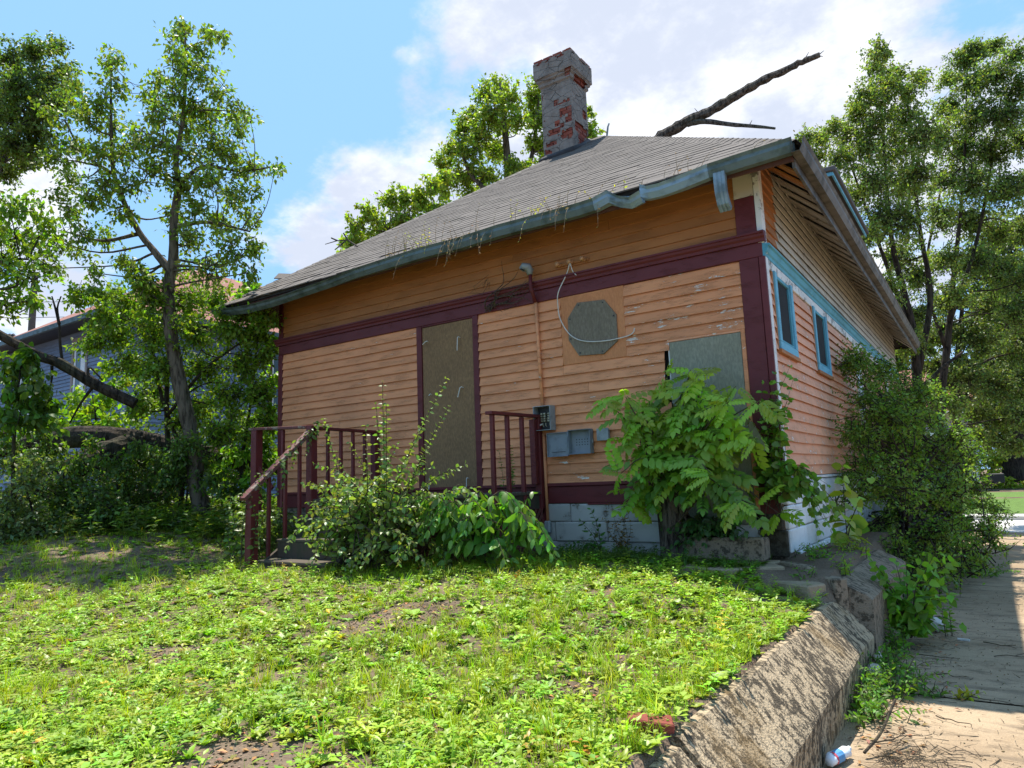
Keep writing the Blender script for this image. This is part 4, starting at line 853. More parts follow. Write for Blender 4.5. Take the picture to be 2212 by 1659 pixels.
m.quad(A_[0], A_[1], K1); m.quad(A_[1], A_[2], K2, K1); m.quad(A_[2], A_[3], K2); m.quad(A_[3], A_[0], K1, K2); m.quad(*[(p[0], p[1], p[2] - .02) for p in A_]); NR = m.build('roof', 'red_shingle', NB)
part('fascia', 'gutter_green', [(nx - 9.5 - ov, nx + ov, ny - ov - .1, ny - ov - .002, zr - .14, zr + .01), (nx + ov + .002, nx + ov + .1, ny - ov - .1, ny + 13 + ov, zr - .14, zr + .01)], NB, 0)
part('soffit', 'black_paint', [(nx - 9.5 - ov, nx + ov, ny - ov, ny + 13, zr - .10, zr - .03)], NB, 0)
PO = thing('utility_pole', 'weathered utility pole with dark insulators above the blue house', 'pole', F(45, 1080, 30)); m = MB(); b0 = F(46, 1080, 30); m.tube([(b0[0], b0[1], .2), (b0[0], b0[1], 11)], [.17, .14], 8); m.build('shaft', 'fence_wood', PO)
for k, (u0, u1) in enumerate(((10, 36), (56, 92))): m = MB(); pts = [F(u0 + (u1 - u0) * t / 7, 728 + 4 * (t % 2) * 0, 29.9) for t in range(8)]; m.tube(pts, [.05, .16, .06, .16, .06, .16, .06, .04], 8); m.build('insulator', 'black_paint', PO)
for k, v in enumerate((655, 688)): 
    m = MB(); m.tube([F(-60, v, 30), F(300, v - 6, 30.5), F(600, v + 4, 31)], .012, 4); m.build('overhead_wire', 'black_paint', None, ['upper thin overhead wire behind the left trees', 'lower thin overhead wire behind the left trees'][k], 'wire')
# ------------------------------------------------------------------ fence, fallen trunk
FN = thing('old_fence', 'ruined grey plank fence half buried in vines', 'fence', (-10.5, .2, .3))
def plank(u, w_, v0, v1, D, lean=0, mat='fence_wood'):
    a = F(u, v1, D); b = F(u + lean, v0, D); m = MB(); m.bar(a, b, w_, .025, (-.55, .82, 0)); return m.build('plank', mat, FN)
for u, ln in ((232, -4), (258, 3), (284, 0), (310, 6), (336, -2), (352, 4), (374, -3), (386, 0)): plank(u, .15 if u not in (386,) else .09, 975 + random.uniform(-5, 15), 1150, 12.3 + (u - 300) * .002, ln)
for u in (30, 62, 94, 126): plank(u, .21, 1040 + random.uniform(-6, 6), 1160, 12.0, 0, 'rust_brown')
m = MB(); m.tube([F(175, 1062, 12.0), F(290, 1068, 12.05), F(385, 1063, 12.1)], [.075, .085, .08], 8, .05); m.build('rail', 'fence_wood', FN)
TR = thing('fallen_trunk', 'huge fallen tree trunk lying forked across the fence', 'trunk', F(330, 1010, 12.0))
m = MB(); sp = smoothpath([F(-60, 985, 11.6), F(40, 962, 11.7), F(150, 945, 11.8), F(250, 948, 11.9), F(350, 965, 12.1), F(450, 985, 12.2), F(560, 1000, 12.4), F(640, 1015, 12.6)], 5); m.tube(sp, list(np.interp(np.linspace(0, 1, len(sp)), [0, .2, .3, .5, 1], [.14, .15, .19, .21, .15])), 14, .05); m.build('bole', 'bark_dark', TR)
m = MB(); sp = smoothpath([F(290, 960, 11.9), F(210, 985, 11.5), F(130, 1030, 11.1), F(40, 1075, 10.7), F(-50, 1110, 10.4)], 5); m.tube(sp, list(np.linspace(.2, .17, len(sp))), 13, .07); m.build('fork', 'bark_dark', TR)
m = MB(); m.tube(smoothpath([F(215, 975, 11.4), F(170, 1000, 11.3), F(120, 1035, 10.9)], 4), .05, 7, .1); m.build('broken_branch', 'raw_wood', TR)
LB_ = thing('hanging_limb', 'dark bare limb slanting down across the blue house', 'limb', F(290, 872, 10.2))
m = MB(); sp = smoothpath([F(-40, 700, 9.8), F(20, 735, 9.9), F(75, 765, 10.0), F(135, 788, 10.1), F(205, 830, 10.2), F(292, 872, 10.3)], 5); m.tube(sp, list(np.linspace(.06, .085, len(sp))), 9, .08); m.build('bough', 'bark_dark', LB_)
for pts in (((205, 830), (175, 870), (150, 915)), ((200, 825), (190, 805), (196, 795), (222, 822)), ((135, 785), (130, 745), (128, 700), (124, 665), (132, 640)), ((128, 700), (120, 668), (112, 640)), ((112, 790), (112, 815), (108, 840)), ((85, 770), (60, 800), (20, 830))): m = MB(); m.tube(smoothpath([F(u, v, 10.2) for u, v in pts], 3), list(np.linspace(.024, .01, (len(pts) - 1) * 3 + 1)), 6); m.build('side_twig', 'bark_dark', LB_)
# ------------------------------------------------------------------ plants: generic growers
LEAF4 = oval(.55, (.4,), .15, .2); LEAF8 = oval(.55, (.28, .62), .14, .28); LEAFN = oval(.36, (.28, .62), .14, .25); LEAFW = oval(.75, (.22, .55, .82), .1, .3, [.8, 1, .6]); HEART = oval(.8, (.12, .4, .75), .1, .28, [.75, 1, .55])
DIA = (np.array([(0, 0, 0), (-.27, .45, .05), (.27, .45, .05), (0, 1, -.1)], float), np.array([(0, 2, 1), (1, 2, 3)]))
def randdir(n):
    d = rng.normal(size=(n, 3)); return d / np.linalg.norm(d, axis=1, keepdims=True)
def leaves_along(L, a, b, n, proto, size, base, droop=.4, jit=.05, var=.22, spread=.8, t0=.25, upw=.9):
    t = rng.uniform(t0, 1, n) ** .8; p = a[None] + (b - a)[None] * t[:, None] + rng.normal(0, jit, (n, 3))
    d = (b - a) / (np.linalg.norm(b - a) + 1e-6); dd = d[None] * .55 + randdir(n) * spread + np.array([0, 0, -droop])
    up = np.array([0, 0, upw]) + randdir(n) * 1.0
    L.add(proto, p, frames(dd, up), size * rng.uniform(.65, 1.2, n), tints(n, base, var))
def tree(name, label, cat, trunk, limbs, clumps, proto=LEAF4, size=.085, base=(.09, .15, .025), ntw=9, nlf=9, bark_='bark_grey', droop=.4, leafm='leaf', group=None, jit=.05, parts=('trunk', 'crown'), sq=.85, var=.25, brr=.018, upw=.9, segs=10):
    "trunk and limbs as tapered tubes (x, y, z, r); a branch to every leaf clump (x, y, z, R); twigs inside the clump carry the leaves"
    root = thing(name, label, cat, tuple(trunk[0][:3]), group); m = MB(); samp = []
    for k, path in enumerate([trunk] + list(limbs)):
        sp = smoothpath([np.array(p[:3]) for p in path], 5); rr = np.interp(np.linspace(0, 1, len(sp)), np.linspace(0, 1, len(path)), [p[3] for p in path]); m.tube(sp, list(rr), segs if k == 0 else 7, .05); samp += [(p, r_) for p, r_ in zip(sp, rr)]
    SP = np.array([s[0] for s in samp]); SR = np.array([s[1] for s in samp]); L = LB()
    for c in clumps:
        c = np.array(c, float); ctr, Rr = c[:3], c[3]
        dist = np.linalg.norm(SP - ctr, axis=1) + np.where(SP[:, 2] > ctr[2] + .1, 3.0, 0); i = int(dist.argmin()); a = SP[i]; r0 = min(SR[i] * .6, brr * (1 + Rr)); mid_ = (a + ctr) / 2 + rng.normal(0, .08, 3) * np.linalg.norm(ctr - a) + np.array([0, 0, -.04])
        m.tube(smoothpath([a, mid_, ctr], 4), list(np.linspace(r0, r0 * .35, 9)), 5, .08, False)
        n = max(5, int(ntw * 2.3 * (Rr / .4) ** 1.3)); ends = ctr + randdir(n) * np.array([1, 1, sq]) * Rr * rng.uniform(.25, 1.55, (n, 1)); st = ctr + rng.normal(0, .35, (n, 3)) * Rr
        for s_, e_ in zip(st, ends):
            m.tube([s_, (s_ + e_) / 2 + rng.normal(0, .03, 3), e_], [r0 * .3 + .002, r0 * .2 + .0015, .0015], 4, 0, False); leaves_along(L, s_, e_, int(nlf * 1.7), proto, size, base, droop, jit, var, upw=upw)
    m.build(parts[0], bark_, root, smooth=True); L.build(parts[1], leafm, root); return root
def cl(lst, D, k=1.0, dj=.5):
    "clumps measured as (u, v, radius) on the photograph, set at a forward distance with some depth of their own"
    o = []
    for c in lst:
        u, v, r_ = c[:3]; Rr = r_ / FPX * D * k; dd = c[3] if len(c) > 3 else random.uniform(-1, 1) * dj; p = F(u, v, D + dd); o.append((*p, Rr))
    return o
def tp(lst, D): return [(*F(u, v, D + (w_[0] if w_ else 0)), r_) for u, v, r_, *w_ in lst]
# maple-like tree by the fence
HD = 11.0
hero = [(400, 55, 24), (385, 75, 20), (455, 65, 26), (478, 80, 18), (375, 110, 26), (425, 110, 26), (395, 150, 36), (440, 160, 34), (350, 175, 30), (470, 195, 26), (380, 210, 36), (425, 230, 36), (320, 200, 20), (350, 245, 38), (400, 275, 44), (455, 250, 36), (500, 240, 28), (515, 280, 26), (540, 255, 18), (460, 310, 44), (410, 335, 44), (350, 310, 40), (500, 330, 34), (305, 300, 34), (330, 370, 40), (390, 400, 42), (455, 385, 42), (520, 370, 32), (560, 362, 22), (595, 358, 15), (500, 420, 34), (430, 450, 42), (370, 465, 30), (545, 420, 24), (480, 480, 40), (540, 470, 30), (415, 520, 42), (500, 540, 40), (550, 530, 26), (455, 580, 42), (535, 590, 22), (385, 585, 30), (320, 610, 36), (290, 580, 26),
        (250, 120, 22), (235, 140, 24), (245, 185, 30), (165, 178, 22), (215, 225, 30), (165, 225, 24), (190, 262, 34), (240, 275, 34), (120, 250, 26), (160, 315, 36), (215, 330, 36), (265, 330, 34), (125, 345, 26), (160, 385, 32), (230, 395, 38), (280, 400, 30), (200, 430, 32), (150, 455, 30), (130, 420, 20), (270, 460, 28), (175, 500, 28), (225, 515, 26), (120, 520, 20), (165, 545, 22), (115, 580, 22), (260, 560, 24), (205, 590, 22)]
lowv = [(330, 640, 42), (400, 650, 44), (280, 660, 40), (470, 650, 38), (250, 720, 38), (330, 720, 46), (420, 720, 46), (500, 700, 42), (545, 720, 38), (575, 690, 24), (220, 680, 30), (200, 740, 30), (350, 790, 44), (440, 800, 44), (520, 790, 42), (280, 790, 36), (570, 770, 26), (500, 860, 40), (430, 880, 40), (330, 850, 36), (560, 850, 34), (480, 930, 36), (540, 930, 36), (400, 900, 30), (575, 910, 24), (300, 880, 26), (245, 640, 24), (170, 640, 24), (215, 640, 24)]
tree('maple_tree', 'tall sparse young maple with crooked trunk by the fence', 'tree',
     tp([(438, 1150, .16), (432, 1080, .135), (420, 1040, .125), (424, 1000, .115), (414, 940, .115), (395, 860, .11), (380, 790, .105), (367, 700, .095), (364, 620, .085), (374, 560, .075), (376, 470, .06), (385, 400, .05), (380, 340, .04), (395, 260, .032), (400, 170, .024), (400, 70, .012)], HD),
     [tp([(368, 585, .07), (335, 545, .055), (300, 500, .045), (265, 430, .04), (245, 370, .035), (240, 270, .025), (240, 140, .012)], HD), tp([(385, 400, .04), (440, 360, .03), (520, 370, .02), (590, 360, .01)], HD), tp([(376, 490, .04), (450, 480, .028), (540, 500, .014)], HD), tp([(300, 505, .035), (220, 520, .022), (140, 500, .012)], HD), tp([(250, 380, .03), (180, 330, .02), (140, 260, .012)], HD)],
     cl(hero, HD, 1.05, .7), LEAF4, .086, (.10, .155, .03), ntw=13, nlf=9, droop=.55, jit=.055)
tree('sapling', 'dense leafy sapling thicket filling in under the maple crown', 'sapling', tp([(372, 1140, .05), (365, 1000, .045), (360, 870, .04), (365, 760, .03), (380, 660, .015)], HD + .6), [tp([(385, 1130, .04), (395, 1000, .035), (350, 860, .03), (330, 760, .02), (290, 700, .012)], HD + .4), tp([(360, 900, .03), (440, 800, .025), (520, 740, .015)], HD + .3)], cl(lowv, HD + .5, 1.15, .6), LEAF4, .08, (.095, .16, .022), ntw=22, nlf=12, bark_='bark_dark', droop=.35, parts=('stem', 'leaves'))
bl = [(530, 640, 22), (560, 620, 18), (560, 660, 30), (590, 740, 16), (585, 820, 24), (560, 960, 30), (580, 990, 22), (520, 980, 30), (470, 1010, 30), (540, 1040, 30), (480, 1060, 26), (560, 1080, 20), (510, 1100, 22), (470, 1110, 20), (590, 880, 18), (500, 1030, 30)]
tree('sapling', 'bright leafy sapling between the maple and the house corner', 'sapling', tp([(520, 1140, .03), (522, 1000, .028), (540, 880, .02), (560, 700, .01)], 11.6), [], cl(bl, 11.8, 1.2, .5), LEAF8, .12, (.10, .20, .022), ntw=8, nlf=7, bark_='bark_dark', parts=('stem', 'leaves'))
# dark tree in the far left corner, left foliage masses
ld = [(20, 130, 40), (70, 110, 32), (120, 100, 20), (40, 190, 50), (100, 170, 40), (10, 250, 50), (70, 250, 50), (120, 230, 32), (140, 150, 24), (30, 310, 45), (90, 310, 36), (60, 350, 30), (10, 370, 30), (150, 200, 20), (-40, 200, 60), (-40, 320, 60)]
tree('ash_tree', 'dark dense tree crown in the upper left corner', 'tree', tp([(-120, 1130, .3), (-100, 700, .25), (-60, 400, .16), (0, 200, .06)], 16), [tp([(-80, 500, .12), (20, 320, .06), (90, 180, .03)], 16)], cl(ld, 16, 1.1, 1.0), DIA, .10, (.07, .11, .035), ntw=13, nlf=20, bark_='bark_dark', var=.3)
ll = [(20, 440, 42), (70, 450, 32), (30, 510, 46), (80, 520, 36), (20, 590, 46), (75, 590, 30), (40, 640, 36), (90, 560, 24), (10, 670, 30), (105, 480, 18), (-30, 520, 60), (70, 650, 20)]
tree('box_elder', 'bright leafy branch hanging in from the left edge', 'tree', tp([(-160, 1150, .14), (-150, 800, .12), (-110, 600, .08), (-60, 520, .04)], 8.5), [tp([(-110, 600, .04), (-20, 560, .025), (60, 560, .012)], 8.5)], cl(ll, 8.5, 1.1, .4), LEAF4, .085, (.10, .17, .025), ntw=10, nlf=10, bark_='bark_dark', droop=.5)
l3 = [(20, 790, 26), (60, 790, 20), (30, 840, 34), (75, 830, 24), (90, 870, 26), (40, 890, 36), (85, 910, 24), (10, 920, 26), (60, 770, 16)]
tree('sapling', 'sapling with drooping dark leaves in front of the blue wall', 'sapling', tp([(30, 1130, .03), (28, 1000, .025), (35, 880, .02), (45, 790, .01)], 9.6), [], cl(l3, 9.6, 1.15, .4), LEAF8, .13, (.055, .11, .02), ntw=9, nlf=8, bark_='bark_dark', droop=.8, parts=('stem', 'leaves'))
l4 = [(160, 870, 26), (200, 880, 28), (240, 860, 24), (230, 800, 18), (265, 830, 18), (130, 910, 24), (185, 915, 30), (240, 905, 30), (280, 900, 20), (60, 935, 22), (110, 940, 16)]
tree('shrub', 'yellow green shrub showing over the fallen trunk', 'shrub', tp([(215, 1080, .03), (212, 960, .025), (205, 890, .015)], 13.2), [], cl(l4, 13.2, 1.2, .4), LEAF8, .12, (.12, .20, .02), ntw=8, nlf=8, bark_='bark_dark', parts=('stem', 'leaves'))
# shrubs in front of the fence
su = [((120, 1060, 40), (170, 1050, 38), (220, 1070, 36), (150, 1110, 44), (90, 1120, 40), (210, 1120, 40)), ((240, 985, 22), (300, 985, 20), (350, 1000, 22), (300, 1010, 30), (340, 1050, 30), (290, 1090, 40), (350, 1110, 34), (400, 1100, 24), (260, 1040, 30)), ((40, 1000, 20), (90, 1010, 22), (60, 1040, 26), (20, 1090, 30), (50, 1130, 40), (10, 1150, 40), (90, 1160, 40), (140, 1150, 36)), ((200, 1150, 34), (260, 1140, 36), (320, 1140, 34), (380, 1140, 24), (240, 1100, 26)), ((400, 1000, 24), (385, 1040, 20), (410, 960, 22), (380, 990, 18))]
sl_ = ['tangled shrub with pale leaves left of the fence rail', 'leafy vine shrub hanging over the fence rail', 'low pale leaved shrub at the left edge', 'low dark shrub at the foot of the fence', 'ivy wrapped around the maple trunk']
for i, (c_, lb) in enumerate(zip(su, sl_)):
    D_ = (10.6, 11.6, 9.6, 10.4, 10.9)[i]; b0 = F(c_[0][0] + 30, 1150, D_)
    tree('shrub' if i < 4 else 'ivy', lb, 'shrub' if i < 4 else 'vine', [(b0[0], b0[1], .25, .02), (b0[0], b0[1], .6, .015), (*F(*c_[0][:2], D_), .008)], [], cl(c_, D_, 1.2, .35), LEAF4, .075, (.06, .105, .03) if i != 2 else (.09, .13, .06), ntw=22, nlf=11, bark_='bark_dark', droop=.1, parts=('stem', 'leaves'), leafm='leaf_gloss')
vt = [(20, 960, 22), (70, 985, 24), (120, 975, 20), (170, 1000, 26), (240, 1000, 26), (300, 965, 20), (340, 990, 24), (390, 975, 20), (430, 1000, 26), (200, 955, 16), (90, 940, 16), (270, 1020, 26), (360, 1030, 26), (60, 1020, 26), (130, 1020, 26), (460, 1040, 26), (500, 1060, 26)]
tree('vine_tangle', 'dark vine tangle draped over the fallen trunk', 'vine', tp([(250, 1140, .02), (252, 1050, .018), (255, 980, .012)], 11.0), [tp([(110, 1130, .02), (105, 1040, .015), (100, 970, .01)], 11.0), tp([(400, 1130, .02), (405, 1050, .015), (410, 980, .01)], 11.2)], cl(vt, 11.1, 1.2, .35), LEAF4, .08, (.055, .10, .025), ntw=15, nlf=10, bark_='bark_dark', droop=.6, parts=('stem', 'leaves'))
bt = [(20, 1000, 50), (90, 1010, 50), (160, 1020, 50), (230, 1010, 50), (300, 1010, 50), (370, 1010, 50), (440, 1010, 50), (510, 1000, 50), (570, 980, 44), (560, 920, 40), (480, 940, 40), (300, 945, 34), (400, 930, 40), (60, 960, 30)]
tree('shrub', 'dense dark shrubbery behind the fallen trunk', 'shrub', tp([(300, 1120, .05), (300, 1020, .03), (300, 960, .015)], 14.5), [], cl(bt, 14.5, 1.2, .6), LEAF4, .11, (.05, .085, .02), ntw=9, nlf=10, bark_='bark_dark', parts=('stem', 'leaves'))
# ------------------------------------------------------------------ trees behind the house
def far_tree(name, label, tr, limbs, c_, D, **kw):
    return tree(name, label, 'tree', tp(tr, D), [tp(l, D) for l in limbs], cl(c_, D, 1.1, kw.pop('dj', 1.2)), **kw)
far_tree('locust_tree', 'light green tree rising behind the roof beside the chimney', [(1110, 900, .3), (1105, 500, .22), (1095, 330, .14), (1080, 180, .05)], [[(1105, 450, .12), (1020, 380, .08), (990, 300, .04)], [(1105, 480, .12), (1150, 330, .08), (1165, 200, .04)]],
         [(1080, 185, 26), (1050, 200, 22), (1100, 215, 26), (1060, 240, 34), (1020, 250, 26), (1000, 280, 26), (1040, 285, 34), (1090, 265, 28), (1120, 260, 20), (980, 320, 26), (1020, 330, 34), (1070, 325, 34), (960, 350, 22), (1000, 380, 34), (1050, 380, 34), (1100, 360, 26), (960, 400, 30), (1020, 430, 34), (1080, 430, 34), (1150, 200, 24), (1170, 180, 20), (1150, 250, 28), (1175, 260, 26), (1160, 310, 28), (1180, 340, 22), (1140, 370, 26), (1130, 420, 30), (1272, 240, 12), (1265, 270, 18), (1278, 290, 14), (1180, 220, 24), (1200, 300, 30), (1230, 320, 30)], 26, proto=DIA, size=.15, base=(.14, .20, .04), ntw=11, nlf=13)
far_tree('hackberry_tree', 'low bright tree crown showing over the left roof slope', [(860, 900, .3), (850, 620, .2), (840, 500, .08)], [], [(770, 490, 26), (800, 460, 26), (840, 435, 26), (880, 430, 24), (820, 500, 36), (870, 480, 36), (910, 440, 24), (930, 400, 20), (940, 460, 34), (760, 530, 24), (790, 540, 34), (850, 540, 34), (900, 420, 16), (740, 520, 12), (960, 380, 18)], 21, proto=DIA, size=.14, base=(.15, .21, .035), ntw=11, nlf=13, dj=.8)
# elms beyond the side of the house
t1 = [(1900, 110, 22), (1890, 150, 26), (1930, 160, 26), (1960, 190, 28), (1910, 200, 34), (1870, 210, 24), (1850, 240, 26), (1890, 260, 40), (1950, 250, 40), (1990, 170, 20), (1830, 290, 30), (1800, 280, 18), (1870, 320, 40), (1930, 320, 44), (1990, 290, 40), (1780, 300, 24), (1740, 300, 20), (1760, 340, 24), (1820, 350, 34), (1890, 390, 44), (1950, 400, 44), (1850, 420, 34), (1910, 470, 44), (1980, 380, 40), (1880, 510, 34), (1960, 480, 40), (1940, 560, 40), (1920, 620, 30), (1980, 600, 40), (1985, 680, 36), (1960, 740, 30)]
far_tree('elm_tree', 'slender elm whose dark trunk stands at the side eave end', [(1990, 1130, .15), (1985, 900, .13), (1975, 740, .11), (1955, 640, .085), (1930, 540, .065), (1915, 400, .04), (1900, 150, .02)], [[(1985, 800, .09), (2010, 640, .07), (1985, 480, .05), (1960, 220, .02)], [(1975, 750, .07), (1925, 600, .05), (1860, 420, .03), (1820, 300, .015)], [(1985, 850, .06), (2030, 800, .05), (2080, 760, .03)]], t1, 18, sq=1.1, proto=DIA, size=.085, base=(.105, .15, .055), ntw=20, nlf=17, bark_='bark_dark', var=.32)
t2 = [(2080, 130, 28), (2050, 170, 26), (2110, 110, 24), (2150, 100, 22), (2100, 180, 36), (2150, 160, 34), (2190, 120, 24), (2200, 190, 36), (2050, 230, 36), (2110, 250, 44), (2170, 250, 44), (2030, 300, 36), (2080, 320, 44), (2140, 330, 44), (2210, 300, 44), (2040, 390, 40), (2100, 400, 44), (2170, 410, 44), (2220, 400, 40), (2030, 470, 36), (2090, 480, 44), (2150, 500, 44), (2210, 500, 44), (2040, 560, 36), (2100, 570, 40), (2170, 590, 44), (2220, 600, 40), (2060, 640, 36), (2130, 660, 40), (2200, 680, 40)]
far_tree('elm_tree', 'broad elm with thin trunk standing in the middle of the right side', [(2035, 1130, .13), (2030, 900, .11), (2045, 760, .10), (2060, 600, .07), (2080, 400, .04), (2090, 150, .02)], [[(2050, 700, .07), (2110, 520, .05), (2150, 300, .03), (2170, 150, .012)], [(2045, 760, .06), (2000, 600, .04), (2030, 420, .03)]], t2, 20, proto=DIA, size=.092, base=(.095, .14, .055), ntw=20, nlf=17, bark_='bark_dark', var=.32)
t3 = [(2050, 720, 40), (2110, 730, 44), (2170, 760, 44), (2215, 740, 44), (2020, 790, 30), (2080, 810, 40), (2140, 830, 44), (2200, 830, 44), (2050, 870, 26), (2110, 890, 34), (2170, 900, 40), (2220, 900, 34), (2010, 840, 20), (2150, 950, 26), (2190, 960, 26), (2000, 720, 30), (2040, 650, 30), (2120, 940, 20)]
far_tree('cedar_tree', 'dark low foliaged tree beside the far porch', [(2068, 1140, .16), (2066, 1000, .14), (2068, 800, .11), (2080, 650, .05)], [[(2066, 840, .06), (2130, 780, .04), (2200, 760, .02)]], t3, 22, proto=DIA, size=.095, base=(.075, .11, .045), ntw=22, nlf=19, bark_='bark_dark', var=.3, droop=.6)
far_tree('oak_tree', 'old dark oak trunk at the right edge across the street', [(2190, 1040, .62), (2192, 960, .5), (2195, 800, .45), (2180, 600, .35)], [[(2200, 960, .3), (2225, 1010, .3), (2260, 1045, .28)], [(2195, 800, .25), (2260, 600, .15)]], [(2150, 640, 60), (2230, 600, 70), (2130, 560, 50), (2200, 500, 60), (2240, 820, 50), (2150, 880, 36), (2090, 930, 30), (2100, 880, 30), (2230, 700, 60), (2300, 760, 70), (2130, 800, 50), (2060, 820, 40), (2060, 900, 36)], 38, proto=DIA, size=.34, base=(.035, .06, .02), ntw=6, nlf=9, bark_='bark_dark', dj=2)
for lb, (x, y, R_) in (('dense dark wood edge tree beyond the far lawn, left', (-4, 50, 5)), ('dense dark wood edge tree beyond the far lawn, middle', (3, 52, 5.5)), ('dense dark wood edge tree beyond the far lawn, right', (10, 50, 5.5))):
    tree('wood_edge_tree', lb, 'tree', [(x, y, -.5, .3), (x, y, 5, .15)], [], [(x + random.uniform(-3, 3), y + random.uniform(-2, 2), random.uniform(.8, 11), random.uniform(1.6, 2.4)) for _ in range(16)], DIA, .5, (.05, .085, .02), ntw=1.2, nlf=14, bark_='bark_dark')
fs = [(2110, 985, 14), (2130, 1000, 16), (2155, 990, 14), (2120, 1030, 20), (2150, 1030, 20), (2180, 1045, 16), (2205, 1050, 20), (2100, 1050, 16), (2165, 1060, 16), (2140, 1060, 16)]
tree('far_shrub', 'sunlit yellow green shrub across the street', 'shrub', tp([(2135, 1062, .05), (2135, 1020, .02)], 36), [], cl(fs, 36, 1.2, .8), DIA, .2, (.16, .22, .025), ntw=5, nlf=10, bark_='bark_dark', parts=('stem', 'leaves'))
# far house with white gutters
FH = thing('porch_house', 'pale sided house with white downspout across the street', 'house', (-4.5, 38, -.4))
m = MB(); m.box(-11, .9, 36.0, 46, -.6, 3.6); FHW = m.build('wall', 'pale_siding', FH)
z = -.3
while z < 3.5: MB().box(-11, .92, 35.97, 35.999, z, z + .19).build('siding_board', 'pale_siding', FHW); MB().box(.901, .93, 36.0, 46, z, z + .19).build('siding_board', 'pale_siding', FHW); z += .2
m = MB(); m.quad((-11.6, 35.3, 3.55), (1.6, 35.3, 3.55), (1.6, 41, 6.6), (-11.6, 41, 6.6)); m.quad((-11.6, 46.6, 3.55), (1.6, 46.6, 3.55), (1.6, 41, 6.6), (-11.6, 41, 6.6)); m.quad((.9, 36, 3.6), (.9, 46, 3.6), (.9, 41, 6.3)); m.build('roof', 'red_shingle', FH)
part('gutter', 'white_metal', [(-11.6, 1.6, 35.18, 35.3, 3.45, 3.58)], FH, 0); m = MB(); m.tube([(1.45, 35.25, 3.45), (.95, 35.9, 3.05), (.95, 35.92, .0)], .06, 6); m.build('downspout', 'white_metal', FH)
part('porch_roof', 'red_shingle', [(-11, 1.2, 33.6, 35.9, 2.35, 2.5)], FH, 0); part('porch_fascia', 'white_metal', [(-11, 1.2, 33.5, 33.598, 2.3, 2.52)], FH, 0)
for x in (-8, -4, -.2, 1.1): part('porch_post', 'white_metal', [(x, x + .12, 33.7, 33.82, -.6, 2.348)], FH, 0)
m = MB(); m.box(1.5, 2.2, 33.0, 33.5, -.1, .35); m.build('garden_cart', 'black_paint', None, 'dark cart parked before the far porch', 'cart', bevel=.03)
m = MB()
for k in range(24):
    a = k / 24 * 2 * math.pi; b = (k + 1) / 24 * 2 * math.pi; m.tube([(3.35 + .33 * math.cos(a), 27.2, -.42 + .33 * math.sin(a)), (3.35 + .33 * math.cos(b), 27.2, -.42 + .33 * math.sin(b))], .025, 5, 0, False)
WH = thing('bicycle_wheel', 'black wheel lying at the right edge of the far lawn', 'wheel', (3.35, 27.2, -.78)); m.build('tyre', 'black_paint', WH)
for k in range(8): a = k / 8 * math.pi; m = MB(); m.tube([(3.35 - .32 * math.cos(a), 27.2, -.42 - .32 * math.sin(a)), (3.35 + .32 * math.cos(a), 27.2, -.42 + .32 * math.sin(a))], .006, 4); m.build('spoke', 'black_paint', WH)
# ------------------------------------------------------------------ hedge shrub along the side wall
hs = []
for i in range(150):
    y = random.uniform(2.1, 9.5); t = (y - 2.1) / 7.4; top = np.interp(y, [2.1, 3.2, 4.5, 7, 9.5], [1.5, 2.25, 2.35, 1.9, 1.5]); wid = np.interp(y, [2.1, 3.5, 6, 9.5], [.75, 1.2, 1.5, 1.7]); z = random.uniform(-.5, top); x = random.uniform(.15, .15 + wid * math.sqrt(max(.08, 1 - (max(z, 0) / (top + .1)) ** 2))); hs.append((x, y, z, random.uniform(.22, .34)))
tree('privet_shrub', 'big dark privet bush overgrowing the side wall and driveway edge', 'shrub', [(.6, 4.2, -.3, .06), (.6, 4.2, .6, .04), (.55, 4.0, 1.6, .02)], [[(.6, 4.2, .0, .04), (.8, 3.0, .9, .02)], [(.6, 4.3, .0, .04), (.9, 6, 1.0, .03), (1.0, 8, 1.2, .015)], [(.6, 4.2, .1, .03), (.4, 3.2, 1.9, .012)]], hs, LEAF4, .05, (.085, .155, .036), ntw=17, nlf=11, bark_='bark_dark', droop=.1, parts=('stem', 'leaves'), jit=.03, leafm='leaf', upw=.8)
